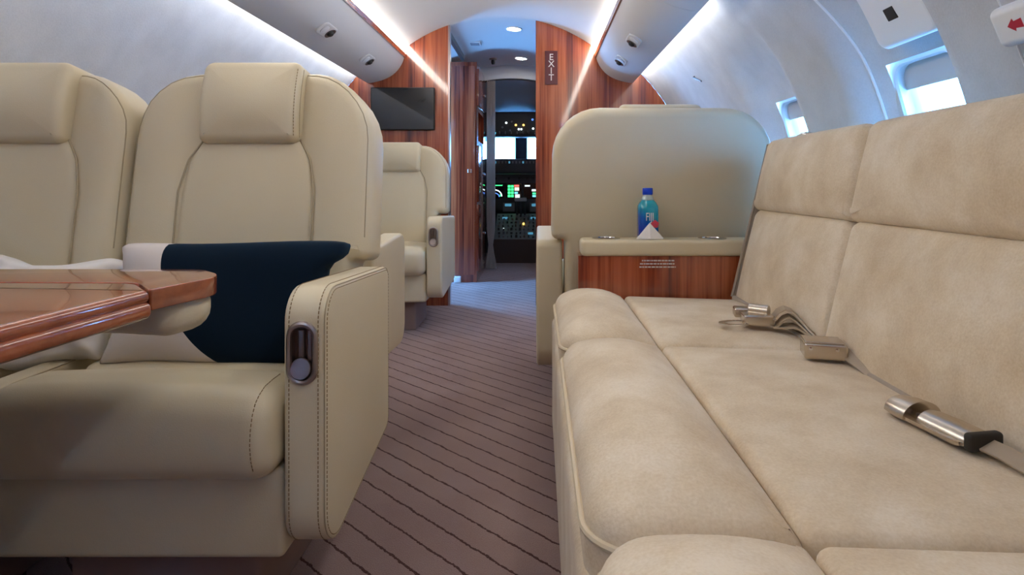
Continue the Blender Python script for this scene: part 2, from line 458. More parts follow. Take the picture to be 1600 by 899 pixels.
for sgn in (1,):
    for j, wy in enumerate(WIN): make_window(k, wy, sgn, 0.07 if (sgn > 0 and j < 2) else 0.30); k += 1  # unseen aft windows: shades drawn fully to keep their daylight out
# daylight portals at the openings
def portal(name, loc, nrm, sx, sy):
    a = bpy.data.lights.new(name, 'AREA'); a.shape = 'RECTANGLE'; a.size = sx; a.size_y = sy; a.cycles.is_portal = True
    o = bpy.data.objects.new(name, a); C.objects.link(o); o.location = loc
    o.rotation_euler = Vector(nrm).to_track_quat('-Z', 'Y').to_euler(); return o
for sgn in (1, -1):
    for wy in (WIN[:2] if sgn > 0 else []):
        p = wall_frame(wy, sgn, 0.075)(0, 0, -0.10); portal('cabin_window_daylight_portal', p, (-sgn, 0, -0.28), 0.34, 0.30)

# wall panel joints (raised beads) on the right wall
def wall_curve(sgn, y, z0, z1, off, n=40):
    res = []
    for i in range(n+1):
        z = z0+(z1-z0)*i/n; t = math.asin((z-ZC)/RC); rr = RC+recess(y, z, sgn)-off
        res.append((sgn*rr*math.cos(t), y, ZC+rr*math.sin(t)))
    return res
ti = 1
for y, r in ((1.80, 0.0045), (1.20, 0.0022), (0.35, 0.0045)):
    struct('trim_%d' % ti, tube(wall_curve(1, y, 0.05, 1.6, 0.0), r, 8), M_white, 'thin panel joint bead running up the side wall'); ti += 1
struct('trim_%d' % ti, tube(wall_curve(-1, 1.02, 0.05, 1.6, 0.0), 0.004, 8), M_white, 'panel joint bead on the far side wall'); ti += 1

# ceiling between the light strips
def arc_ceiling(x): return 1.87-1.027+math.sqrt(1.027**2-x*x)
prof = [(-0.595+1.19*i/24, arc_ceiling(-0.595+1.19*i/24)) for i in range(25)]
struct('ceiling', extrude_y(prof+[(0.62, 1.95), (-0.62, 1.95)], YA, YB+0.02), M_ceil, 'vaulted pale cabin ceiling')
# forward lobby shell (full circle section) with the open entry door on the left
bm = bmesh.new(); nt = 60; ys = [YB+0.02, 4.50, 4.82, YK]
ths = [math.asin(-ZC/RC)+(math.pi-2*math.asin(-ZC/RC))*j/nt for j in range(nt+1)]
rows = [[bm.verts.new((RC*math.cos(t), y, ZC+RC*math.sin(t))) for t in ths] for y in ys]
for i in range(3):
    for j in range(nt):
        c = (rows[i][j].co+rows[i][j+1].co)/2
        if i == 1 and c.x < 0 and c.z < 1.62: continue
        bm.faces.new((rows[i][j], rows[i+1][j], rows[i+1][j+1], rows[i][j+1]))
struct('wall_lobby', bm, M_ceil, 'pale curved lining of the forward lobby')
portal('entry_door_daylight_portal_offscreen', (-1.3, 4.66, 0.85), (1, 0, 0), 1.5, 0.32)
struct('trim_%d' % ti, extrude_y([(x*s, z) for s in (1,) for x, z in ((-0.37, 1.775), (-0.345, 1.775), (-0.345, 1.815), (-0.37, 1.815))], YB+0.03, YG), plain('dark_track', (0.04, 0.042, 0.045), 0.4), 'dark curtain track under the lobby ceiling'); ti += 1

# bulkheads
def section(xa, xb, n=28, ztop=None):
    """outline in xz between two x limits, inside the fuselage"""
    xs = [xa+(xb-xa)*i/n for i in range(n+1)]
    top = [(x, min(ZC+math.sqrt(max(RC*RC-x*x, 0)), arc_ceiling(x)+0.03 if abs(x) < 0.6 else 9)) for x in xs]
    bot = [(x, max(0.0, ZC-math.sqrt(max(RC*RC-x*x, 0)))) for x in reversed(xs)]
    return bot+top
BX0, BX1 = -0.337, 0.230
struct('wall_front_left', extrude_y(section(-1.27, BX0), YB, YB+0.045), M_wood, 'glossy cherry wood bulkhead behind the television')
struct('wall_front_right', extrude_y(section(BX1, 1.27), YB, YB+0.045), M_wood, 'glossy cherry wood bulkhead with the vertical EXIT plate')
struct('wall_rear', extrude_y(section(-1.275, 1.275), YA-0.04, YA), M_wood, 'cherry wood bulkhead closing the cabin')
struct('trim_%d' % ti, box(BX0, BX0+0.012, YB-0.004, YB+0.05, 0, arc_ceiling(BX0)), plain('steel_edge', (0.45, 0.36, 0.36), 0.3, 0.8), 'metal edge strip on the bulkhead'); ti += 1

# overhead bins, strips, coves
def bin_curve(n=14):
    a = Vector((0.855, 1.438)); b = Vector((0.62, 1.603)); res = []
    nrm = Vector((-(b-a).y, (b-a).x)).normalized()
    if nrm.y > 0: nrm = -nrm
    for i in range(n+1):
        t = i/n; q = a.lerp(b, t)+nrm*0.048*(math.sin(math.pi*t)**0.85)*(0.8+0.4*t); res.append(q)
    return res
BINC = bin_curve()
def bin_point(f):
    i = min(int(f*14), 13); t = f*14-i; p = BINC[i].lerp(BINC[i+1], t); d = (BINC[i+1]-BINC[i]).normalized()
    n = Vector((d.y, -d.x)); n = -n if n.y > 0 else n
    return p, n
for sgn, side in ((-1, 'left'), (1, 'right')):
    bn = thing('overhead_bin', 'long pale overhead locker above the %s' % ('cream chairs' if sgn < 0 else 'sofa'), 'locker', (sgn*0.74, 1.0, 1.45))
    def loc(bm):
        bm.transform(Matrix.Translation((-sgn*0.74, -1.0, -1.45))); return bm
    pr = [(p.x, p.y) for p in BINC]+[(0.62, 1.665), (0.80, 1.545), (0.858, 1.50)]
    ends = [YA, 2.30, YB] if sgn > 0 else [YA, 1.1, YB]
    for ya, yb in zip(ends, ends[1:]):
        obj('locker_body', loc(extrude_y([(sgn*x, z) for x, z in pr], ya+0.001, yb-0.001)), M_bin, bn, angle=30)
    obj('wood_trim', loc(extrude_y([(sgn*x, z) for x, z in ((0.622, 1.601), (0.610, 1.601), (0.606, 1.626), (0.622, 1.626))], YA, YB)), M_woodx, bn)
    lamp = obj('ceiling_light_strip', extrude_y([(sgn*x, z) for x, z in ((0.616, 1.628), (0.608, 1.628), (0.588, 1.683), (0.620, 1.690))], -0.9, YB-0.003), M_strip)
    tag(lamp, 'white light strip along the ceiling edge above the %s' % ('cream chairs' if sgn < 0 else 'sofa'), 'light')
    y0 = -0.9 if sgn < 0 else 2.32
    lamp = obj('cove_light', extrude_y([(sgn*x, z) for x, z in ((0.8600, 1.458), (0.866, 1.458), (0.866, 1.492), (0.8600, 1.492))], y0, YB-0.03), M_light)
    tag(lamp, 'white cove light washing the wall beyond the %s' % ('cream chairs' if sgn < 0 else 'club chair'), 'light')
    # reading light / air vent units
    for iy, yy in enumerate((2.75, 3.40) if sgn < 0 else (2.95, 3.42)):
        p, nn = bin_point(0.5); c = Vector((sgn*p.x, yy, p.y)); nrm = Vector((sgn*nn.x, 0, nn.y)); tg = Vector((0, 1, 0)); up = nrm.cross(tg)
        fn = lambda u, v, ww, c=c, tg=tg, up=up, nrm=nrm: c+tg*u+up*v+nrm*ww
        u0 = thing('reading_light', 'oval reading light in the locker above the %s, %s the wood bulkhead' % ('cream chairs' if sgn < 0 else 'wide chair', 'next to' if iy else 'farther from'), 'light', c, 0, 'reading lights in the %s locker' % side)
        g = lambda bm: (bm.transform(Matrix.Translation(-c)), bm)[1]
        obj('housing', g(slab(rpoly([(-0.085, -0.036, 0.035), (0.085, -0.036, 0.035), (0.085, 0.036, 0.035), (-0.085, 0.036, 0.035)]), 0.012, 0.005, fn=fn)), M_bin, u0)
        obj('socket', g(lathe([(0.0, 0.004), (0.026, 0.004), (0.029, 0.009), (0.024, 0.0085), (0.020, 0.007), (0.0, 0.0065)], 20, M=Matrix.Translation(c+tg*0.035) @ nrm.to_track_quat('Z', 'Y').to_matrix().to_4x4())), M_bronze, u0)
        obj('eyeball', g(lathe([(0.002, 0.004), (0.017, 0.004), (0.015, 0.014), (0.010, 0.019), (0.002, 0.020)], 16, M=Matrix.Translation(c+tg*0.035) @ nrm.to_track_quat('Z', 'Y').to_matrix().to_4x4())), M_dark, u0)
        obj('vent', g(lathe([(0.002, 0.003), (0.022, 0.003), (0.024, 0.009), (0.012, 0.013), (0.002, 0.013)], 18, M=Matrix.Translation(c-tg*0.035) @ nrm.to_track_quat('Z', 'Y').to_matrix().to_4x4())), M_white, u0)

# ------------------------------------------------------------------ seats
def add_latch(par, c, s=1.0):
    """oblong metal recline latch on the front face of an armrest, facing -y; c = centre"""
    cap = rpoly([(-0.026*s, -0.052*s, 0.0255*s), (0.026*s, -0.052*s, 0.0255*s), (0.026*s, 0.052*s, 0.0255*s), (-0.026*s, 0.052*s, 0.0255*s)], seg=10)
    ins = inset(cap, 0.0085*s); D = 0.016*s
    carve(par, slab(inset(cap, 0.0080*s), 0.04, 0.0005, fn=lambda u, v, w: (c[0]+u, c[1]+D+0.0005-0.02-w, c[2]+v), seg=1, inner=0, flat=True))
    bm = bmesh.new(); n = len(ins)
    rw = [[bm.verts.new((c[0]+p.x, y, c[2]+p.y)) for p in ins] for y in (c[1]-0.001, c[1]+D)]
    for k in range(n): bm.faces.new((rw[0][k], rw[0][(k+1) % n], rw[1][(k+1) % n], rw[1][k]))
    bm.faces.new(rw[1])
    b = obj('recline_latch', bm, M_bronze, par)
    tag(b, 'oblong bronze recline latch with round knob')
    obj('bezel', tube([(c[0]+p.x, c[1]+0.0005, c[2]+p.y) for p in inset(cap, 0.0045*s)], 0.0048*s, 8, closed=True), M_bezel, b)
    for xa, xb in ((-0.010, 0.0005), (0.0055, 0.014)):
        obj('guide', rbox(c[0]+xa*s, c[0]+xb*s, c[1]+D-0.008, c[1]+D+0.001, c[2]-0.032*s, c[2]+0.036*s, 0.002, 2, 2), M_bronze, b)
    Mx = Matrix.Translation((c[0]-0.001*s, c[1]+0.006, c[2]-0.026*s)) @ Matrix.Rotation(R(80), 4, 'X')
    obj('knob_stem', tube([(c[0]+0.003*s, c[1]+D, c[2]-0.020*s), (c[0]+0.001*s, c[1]+0.004, c[2]-0.026*s)], 0.004*s, 8), M_bezel, b)
    obj('knob', lathe([(0.001, 0.0), (0.011*s, 0.0), (0.0165*s, 0.004*s), (0.0175*s, 0.008*s), (0.0165*s, 0.0105*s), (0.0135*s, 0.0100*s), (0.001, 0.0105*s)], 26, M=Mx), M_bezel, b)

def make_chair(label, group, loc, rz, bw=0.28, ai=0.2475, ao=0.318, arms=(1,), low_arm=False, top=1.055, alen=0.42, tilt=9, hw=0.113, stitch=False, y0=0.335, name='club_chair', head_h=0.18, pan=0.155, arm_top=0.612, bot=0.165, rise=0.065, rr_=0.03):
    t = thing(name, label, 'chair', loc, rz, group)
    cl = -(ai-0.012) if -1 not in arms else -(ai-0.003); cr = ai-0.003
    obj('pedestal', rbox(-0.17, 0.17, 0.09, 0.40, 0.0, 0.19, 0.012, 2, 2), plain('pedestal_carpet', (0.26, 0.18, 0.16), 0.95), t)
    obj('seat_base', rbox(cl, cr, 0.012, alen-0.01, 0.165, 0.315, 0.012, 4, 3), M_leather, t)
    def cush(q):
        x, y, z = q
        if y < 0.06: y -= 0.020*(1-((z-0.385)/0.085)**2)*smooth(0.06, 0.0, y)
        z += (0.008*(1-(x/cr)**2)-0.040*smooth(0.07, 0.15, y))*smooth(0.36, 0.40, z)
        return (x, y, z)
    cu = obj('seat_cushion', rbox(cl+0.002, cr-0.001, -0.030, alen-0.03, 0.305, 0.455, 0.042, 10, 6, deform=cush), M_leather, t)
    padf = lambda u, v, w: (u, v, 0.424+w+0.008*(1-(u/cr)**2))
    obj('seat_pad', slab(rpoly([(cl+0.03, 0.10, 0.11), (cr-0.02, 0.10, 0.11), (cr-0.02, alen-0.06, 0.04), (cl+0.03, alen-0.06, 0.04)]), 0.03, 0.013, 0.012, fn=padf), M_leather, cu)
    if stitch:
        pth = []
        for a in range(0, 19):
            an = R(90-a*90/18*1.7); pth.append((cr-0.030, -0.030+0.052-0.052*math.cos(R(a*5)) if False else 0, 0))
        pth = [(cr-0.026, y-0.001, z) for y, z in ((0.06, 0.4575), (0.03, 0.4573), (0.002, 0.4555), (-0.018, 0.4485), (-0.032, 0.439), (-0.042, 0.424), (-0.0485, 0.402), (-0.0505, 0.38), (-0.047, 0.355), (-0.038, 0.332))]
        obj('stitching', dashes(pth), M_stitch, cu)
    # backrest in its own tilted frame
    a = R(tilt); z0 = 0.30; H = (top-z0)/math.cos(a); up = Vector((0, math.sin(a), math.cos(a))); fw = Vector((0, -math.cos(a), math.sin(a)))
    O = Vector((0, y0, z0)); th = 0.125; rr = 0.03
    wing = lambda u: 0.022*smooth(hw*0.95, hw*0.95+0.09, abs(u))-0.012*smooth(bw-0.05, bw, abs(u))
    def bf(u, v, w):
        ww = w-th/2+(wing(u) if w > 0 else 0)
        return O+Vector((1, 0, 0))*u+up*v+fw*ww
    vs_ = (arm_top+0.004-z0)/math.cos(a); li = ai-0.008
    lft = li if -1 in arms else li
    ol = rpoly([(-lft, 0, 0.035), (li, 0, 0.035), (li, vs_, 0.012), (bw, vs_, 0.036), (bw*0.985, H, 0.17), (-bw*0.985, H, 0.17), (-bw, vs_, 0.036), (-lft, vs_, 0.012)], maxlen=0.03)
    if not arms: ol = rect(-bw, bw, 0, H, 0.15)
    bk = obj('backrest', slab(ol, th, rr, 0.006, fn=bf, inner=9), M_leather, t)
    vh = H-head_h/math.cos(a)+0.0                       # bottom of the headrest
    pl = rpoly([(-pan, 0.06, 0.04), (pan, 0.06, 0.04), (pan, vh-0.11, 0.09), (pan*0.90, vh-0.035, 0.05), (hw-0.012, vh+0.03, 0.02), (-hw+0.012, vh+0.03, 0.02), (-pan*0.90, vh-0.035, 0.05), (-pan, vh-0.11, 0.09)], maxlen=0.025)
    obj('back_panel', slab(pl, 0.056, 0.019, 0.016, fn=lambda u, v, w: O+Vector((1, 0, 0))*u+up*v+fw*(w-0.010)), M_leather, bk)
    obj('welt_or_crease_shade', tube([O+Vector((1, 0, 0))*p.x+up*p.y+fw*(0.0075+wing(p.x)*0.9) for p in pl if p.y > 0.07], 0.0021, 6), M_seam, bk)  # darker tube paints crease shade along the back panel outline
    hd = rpoly([(-hw, vh, 0.018), (hw, vh, 0.018), (hw+0.001, H+0.012, 0.022), (-hw-0.001, H+0.012, 0.022)], maxlen=0.02)
    def hf(u, v, w):
        s = (v-vh)/(H-vh); ww = w-0.020+0.012*math.sin(math.pi*min(max(s, 0), 1))
        return O+Vector((1, 0, 0))*u+up*v+fw*ww
    h = obj('headrest', slab(hd, 0.115, 0.020, 0.010, fn=hf), M_leather, bk)
    if stitch:
        hp = [hf(sx*(hw-0.006), vh+0.015+(H-vh-0.02)*i/16, 0.115/2-0.004) for sx in (1,) for i in range(17)]
        obj('stitching', dashes(hp), M_stitch, h)
        hp = [hf((hw+0.0008), vh+0.015+(H-vh-0.02)*i/16, 0.115/2-0.022) for i in range(17)]
        obj('stitching', tube(hp, 0.0013, 5), M_seam, h)
    d = 0.010; wz = th/2-rr+math.sqrt(rr*rr-(rr-d)**2)
    io = inset(ol, d); sm = [p for p in io if p.y > vs_+0.03]
    # order the open path along the outline from right to left
    st = max(range(len(io)), key=lambda i: (io[i].x > 0)*1000-abs(io[i].y-(vs_+0.035))*100)
    seq = [io[(st+i) % len(io)] for i in range(len(io))]; run = []
    for p in seq:
        if p.y < vs_+0.03 and len(run) > 5: break
        run.append(p)
    obj('welt_or_crease_shade', tube([bf(p.x, p.y, wz) for p in run], 0.0015, 5), M_seam, bk)
    # arms
    for sg in arms:
        xo, xi = sg*ao, sg*ai; xc = (xo+xi)/2; tw = abs(ao-ai)
        o2 = rpoly([(0.0, bot, 0.07), (alen, bot+rise, rr_), (alen, arm_top-0.016, 0.03), (0.0, arm_top+0.004, 0.055)], maxlen=0.03)
        am = obj('armrest', slab(o2, tw, 0.011, 0.002, fn=YZ(xc), inner=4), M_leather, t)
        if stitch:
            o3 = [p for p in inset(o2, 0.0075)]
            obj('stitching', dashes([(xc+sg*(tw/2-0.0006), p.x, p.y) for p in o3], True), M_stitch, am)
            front = [p for p in o2]
            obj('stitching', dashes([(xc+sg*(tw/2-0.0125), p.x, p.y) for p in inset(o2, -0.0003)], True), M_stitch, am)
            obj('welt_or_crease_shade', tube([(xc+sg*(tw/2-0.0028), p.x, p.y) for p in inset(o2, 0.0024)], 0.0012, 5, closed=True), M_seam, am)
            obj('stitching', dashes([(xc-sg*(tw/2-0.0105), p.x, p.y) for p in inset(o2, -0.0003)], True), M_stitch, am)
        add_latch(am, (xc-sg*0.003, -0.002, 0.51), min(1, tw/0.07))
    if low_arm:
        o2 = rpoly([(0.01, 0.30, 0.03), (alen-0.02, 0.30, 0.03), (alen-0.02, 0.445, 0.03), (0.01, 0.445, 0.05)], maxlen=0.03)
        am = obj('centre_armrest', slab(o2, 0.052, 0.014, 0.002, fn=YZ(-0.2635), inner=4), M_leather, t)
        obj('welt_or_crease_shade', tube([(-0.2635+0.0225, p.x, p.y) for p in inset(o2, 0.0035)], 0.0013, 5, closed=True), M_seam, am)
    return t
chair_a = make_chair('cream leather chair with the navy and white cushion on its seat', None, (-0.415, 0.99, 0), 0, stitch=True, low_arm=True)
chair_b = make_chair('cream leather chair by the wall holding the crumpled white cushion', None, (-0.952, 0.99, 0), 0, arms=(), bw=0.25, ai=0.235)
make_chair('forward-facing cream chair set back to back with the cushioned chair', None, (-0.548, 2.185, 0), R(180), bw=0.272, arms=(-1,), top=1.02, tilt=7, bot=0.225, rise=0.02)
make_chair('cream leather chair under the television at the wood bulkhead', None, (-0.578, 3.17, 0), 0, bw=0.29, arms=(1,), top=1.02, ao=0.322, ai=0.240, hw=0.125, pan=0.17, head_h=0.165, bot=0.175, rise=0.045, alen=0.50, y0=0.37, tilt=7)
make_chair('wide cream leather chair seen from behind past the wood console', None, (0.679, 2.735, 0), R(180), bw=0.385, arms=(1, -1), top=1.06, ai=0.345, ao=0.438, hw=0.14, pan=0.22, alen=0.56, y0=0.44, tilt=8, arm_top=0.60, bot=0.10, rise=0.02, rr_=0.08)

# ------------------------------------------------------------------ sofa
sofa = thing('sofa', 'long sand velvet sofa with piped cushions along the right wall', 'sofa', (0.6, 1.0, 0))
def S(bm): bm.transform(Matrix.Translation((-0.6, -1.0, 0))); return bm
SY = [1.945, 1.352, 0.612, -0.13]
obj('sofa_base', S(rbox(0.292, 1.05, SY[-1], SY[0], 0.03, 0.365, 0.02, 6, 3)), M_suede, sofa)
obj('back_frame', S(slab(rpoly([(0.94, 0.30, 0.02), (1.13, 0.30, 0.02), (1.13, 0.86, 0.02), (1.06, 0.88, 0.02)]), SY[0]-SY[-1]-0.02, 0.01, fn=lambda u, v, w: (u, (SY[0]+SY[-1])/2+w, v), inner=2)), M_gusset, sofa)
bcs = []
for i in range(3):
    y1, y0 = SY[i]-0.003, SY[i+1]+0.003
    cs = tag(bpy.data.objects.new('seat_cushion', None), None); C.objects.link(cs); cs.parent = sofa
    bpy.data.objects.remove(cs)
    # main panel
    def pf(u, v, w, y0=y0, y1=y1):
        s = (v-(y0+y1)/2)/((y1-y0)/2); x = (u-0.525)/0.375
        z = 0.355+w+(0.010*(1-s*s*s*s)+0.012*(1-x) - 0.004 if w > 0 else 0)
        return (u, v, z)
    o = rpoly([(0.520, y0, 0.02), (0.905, y0, 0.02), (0.905, y1, 0.02), (0.520, y1, 0.02)], maxlen=0.035)
    pnl = obj('seat_cushion', S(slab(o, 0.13, 0.016, 0.004, fn=pf, inner=9)), M_suede, sofa)
    # front roll: domed bolster with rounded front corners
    def rf(u, v, w, y0=y0, y1=y1):
        s = (v-(y0+y1)/2)/((y1-y0)/2); x = min(max((u-0.300)/0.220, 0), 1)
        dome = 0.040*(1-abs(2*x**0.85-1)**2.4)*(1-0.75*abs(s)**7)
        return (u, v, 0.357+w+(dome if w > 0 else 0))
    o = rpoly([(0.300, y0, 0.065), (0.5215, y0, 0.012), (0.5215, y1, 0.012), (0.300, y1, 0.065)], maxlen=0.03)
    roll = obj('front_roll', S(slab(o, 0.138, 0.020, 0.010, fn=rf, inner=9, power=3)), M_suede, pnl)
    io = [p for p in inset(o, -0.002) if p.x < 0.42]
    k = min(range(len(io)), key=lambda j: (io[j].y, io[j].x < 0.40))
    io2 = sorted(io, key=lambda p: math.atan2(p.y-(y0+y1)/2, -(p.x-0.60)))
    obj('piping', S(tube([(p.x, p.y, 0.4085-0.02*smooth(0.34, 0.42, p.x)) for p in io2], 0.0045, 8)), M_pipe, pnl)
    # back: lower and upper cushions on the sloping frame
    ang = math.atan2(0.12, 0.505); upv = Vector((math.sin(ang), 0, math.cos(ang))); nv = Vector((-math.cos(ang), 0, math.sin(ang))); B0 = Vector((0.868, 0, 0.405))
    def kf(th, off=0.0, roll=0.0, y0=y0, y1=y1, vmin=0, vmax=1):
        def f(u, v, w):
            s = (u-(y0+y1)/2)/((y1-y0)/2); q = (v-vmin)/(vmax-vmin)
            ww = w-th/2+off+(roll*(1-abs(s)**3)*math.sin(math.pi*min(max(q, 0), 1)) if w > 0 else 0)
            return B0+Vector((0, u, 0))+upv*v+nv*ww
        return f
    v1 = 0.312
    lo = rect(y0, y1, 0.004, v1, 0.03, maxlen=0.035)
    bc = obj('back_cushion', S(slab(lo, 0.11, 0.022, 0.006, fn=kf(0.11, 0, 0.016, vmin=0, vmax=v1), inner=8, power=3)), M_suede, sofa)
    bcs.append(bc)
    hi = rpoly([(y0, v1-0.004, 0.012), (y1, v1-0.004, 0.012), (y1, 0.535, 0.03), (y0, 0.535, 0.03)], maxlen=0.035)
    uc = obj('head_cushion', S(slab(hi, 0.125, 0.026, 0.008, fn=kf(0.125, 0.012, 0.020, vmin=v1, vmax=0.56), inner=8, power=3)), M_suede, bc)
    f2 = kf(0.125, 0.012, 0)
    obj('piping', S(tube([f2(y0+0.02+(y1-y0-0.04)*j/20, 0.537, 0.0) for j in range(21)], 0.0035, 6)), M_gusset, uc)
    if i == 0:
        gf = kf(0.10, -0.004)
        pth = [gf(y1+0.004, v, 0.05) for v in [0.01+0.52*j/14 for j in range(15)]]
        bmg = slab(rpoly([(-0.052, 0.0, 0.03), (0.054, 0.0, 0.03), (0.054, 0.53, 0.04), (-0.052, 0.53, 0.04)]), 0.016, 0.006, fn=lambda u, v, w: B0+Vector((0, y1+0.010+w, 0))+upv*v+nv*(u-0.052), inner=3)
        obj('end_border', S(bmg), M_gusset, bc)
        obj('piping', S(tube([B0+Vector((0, y1+0.004, 0))+upv*v+nv*0.004 for v in [0.02+0.50*j/14 for j in range(15)]], 0.005, 6)), M_gusset, bc)
# metal belt guide on top of the sofa frame near the far window
bg = bvh_of([child(bcs[0], 'head_cushion')]).ray_cast(Vector((1.03, 1.78, 2.0)), Vector((0, 0, -1)))[0]
g = thing('belt_guide', 'small metal belt guide on the sofa back edge by the far window', 'belt guide', (1.03, 1.78, bg.z-0.003))
obj('bracket', rbox(-0.012, 0.012, -0.024, 0.024, 0.0, 0.024, 0.008, 2, 3), M_chrome, g)
for yy in (-0.034, 0.035): obj('clip', lathe([(0.001, 0.0), (0.011, 0.0), (0.011, 0.014), (0.008, 0.019), (0.001, 0.020)], 14, M=Matrix.Translation((0, yy, 0))), M_metal, g)

# ------------------------------------------------------------------ belts lying on the sofa
ZS = 0.437
def local_frame(c, rz): return Matrix.Translation(c) @ Matrix.Rotation(rz, 4, 'Z')
def ring_plate(o, ih, th, fn=None):
    """flat plate outline o with hole outline ih"""
    bm = bmesh.new(); n = len(o)
    def row(pts, z): return [bm.verts.new((p.x, p.y, z)) for p in pts]
    m = len(ih); assert n == m
    a, b, c, d = row(o, 0), row(o, th), row(ih, th), row(ih, 0)
    for r0, r1 in ((a, b), (b, c), (c, d), (d, a)):
        for i in range(n): bm.faces.new((r0[i], r0[(i+1) % n], r1[(i+1) % n], r1[i]))
    return bm
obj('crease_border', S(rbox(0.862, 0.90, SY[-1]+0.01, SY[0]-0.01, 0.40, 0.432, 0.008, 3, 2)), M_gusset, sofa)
# belt by the far back cushion: tongue, buckle and folded strap
c = Vector((0.795, 1.49, ZS+0.002)); b1 = thing('seat_belt', 'folded taupe seat belt with metal tongue lying at the far cushion joint', 'seat belt', c)
def L(bm, rz=0.0, off=(0, 0, 0)): bm.transform(Matrix.Translation(off) @ Matrix.Rotation(rz, 4, 'Z')); return bm
q = [Vector((0.034*math.cos(2*math.pi*j/28), 0.022*math.sin(2*math.pi*j/28))) for j in range(28)]
obj('tongue', L(ring_plate(q, [p*0.62 for p in q], 0.003), R(8), (-0.055, -0.004, 0.004)), M_chrome, b1)
obj('buckle', L(rbox(-0.03, 0.03, -0.02, 0.02, 0, 0.022, 0.004, 2, 2), R(-6), (-0.008, 0.0, 0.002)), M_metal, b1)
obj('roller', tube([(-0.018, 0.016, 0.03), (0.012, -0.008, 0.03)], 0.012, 12), M_metal, b1)
obj('lift_cover', L(rbox(-0.028, 0.028, -0.016, 0.016, 0, 0.02, 0.004, 2, 2), R(-10), (-0.01, 0.055, 0.006)), M_metal, b1)
for st, wv in (([(0.022, -0.002, 0.016), (0.031, -0.006, 0.030), (0.042, -0.012, 0.038), (0.051, -0.026, 0.035), (0.056, -0.050, 0.025), (0.059, -0.080, 0.013), (0.062, -0.108, 0.005)], (0.012, 0.042, 0)),
               ([(0.026, -0.014, 0.004), (0.038, -0.018, 0.019), (0.047, -0.024, 0.024), (0.053, -0.038, 0.020), (0.057, -0.066, 0.011), (0.060, -0.105, 0.002)], (0.012, 0.042, 0)),
               ([(0.018, -0.012, 0.002), (0.040, -0.022, 0.004), (0.052, -0.038, 0.008), (0.057, -0.072, 0.005), (0.060, -0.112, 0.001)], (0.010, 0.040, 0))):
    obj('strap', ribbon([Vector(p) for p in st], wv, 0.003), M_belt, b1)
# plain boxy buckle
c = Vector((0.828, 1.235, ZS-0.002)); b2 = thing('seat_belt_buckle', 'square-edged metal belt buckle on the middle sofa cushion', 'seat belt', c)
obj('buckle_body', L(rbox(-0.036, 0.036, -0.026, 0.026, 0, 0.028, 0.004, 2, 3), R(-14)), M_metal, b2)
obj('lift_lid', L(rbox(-0.035, 0.030, -0.024, 0.025, 0.0275, 0.0315, 0.0018, 2, 2), R(-14)), M_metal, b2)
for x in (-0.026, 0.018): obj('rivet', L(lathe([(0.0005, -0.001), (0.003, -0.001), (0.003, 0.0012), (0.0005, 0.0018)], 10, M=Matrix.Translation((x, -0.0262, 0.019)) @ Matrix.Rotation(R(90), 4, 'X')), R(-14)), M_chrome, b2)
obj('strap', ribbon([(0.028, -0.008, 0.012), (0.033, -0.03, 0.009), (0.037, -0.065, 0.003), (0.043, -0.105, -0.008)], (0.020, 0.008, 0.012), 0.003), M_belt, b2)
# large latch
c = Vector((0.818, 0.862, ZS-0.002)); b3 = thing('seat_belt_latch', 'open metal belt latch with curved lids against the near sofa back', 'seat belt', c)
rz = R(-80)
q = rpoly([(-0.065, -0.027, 0.016), (0.055, -0.027, 0.006), (0.055, 0.027, 0.006), (-0.065, 0.027, 0.016)], seg=5, maxlen=0.02)
qi = [Vector((-0.032+(p.x+0.032)*0.40, p.y*0.55)) for p in q]
obj('latch_plate', L(ring_plate(q, qi, 0.005), rz, (0, 0, 0.004)), M_metal, b3)
def lid(x0, x1, r0, r1, y0):
    bm = bmesh.new(); n = 12; rows = []
    for x, r in ((x0, r0), ((x0+x1)/2, (r0+r1)/2*1.06), (x1, r1)):
        rows.append([bm.verts.new((x, y0+r*1.35*math.cos(math.pi*j/n), 0.004+r*math.sin(math.pi*j/n))) for j in range(n+1)])
    for a, b in zip(rows, rows[1:]):
        for j in range(n): bm.faces.new((a[j], a[j+1], b[j+1], b[j]))
    for r_ in (rows[0], rows[-1]): bm.faces.new(r_)
    for a, b in zip(rows, rows[1:]): bm.faces.new((a[0], b[0], b[n], a[n]))
    return bm
obj('lid', L(lid(-0.080, -0.035, 0.020, 0.025, 0.004), rz), M_metal, b3)
obj('lid', L(lid(-0.022, 0.062, 0.018, 0.019, 0.006), rz), M_metal, b3)
obj('inner_bar', L(rbox(-0.03, 0.055, -0.012, -0.006, 0.009, 0.016, 0.002, 2, 2), rz), M_bronze, b3)
obj('end_cap', L(rbox(0.058, 0.072, -0.021, 0.031, 0.0, 0.024, 0.005, 2, 2), rz), M_dark, b3)
obj('strap', ribbon([(0.014, -0.066, 0.010), (0.024, -0.09, 0.008), (0.034, -0.12, 0.002), (0.044, -0.16, -0.010)], (0.022, 0.006, 0.010), 0.003), M_belt, b3)

b1.scale = (1.2, 1.2, 1.2); b2.scale = (1.12, 1.12, 1.12); b3.scale = (1.0, 1.0, 1.0)
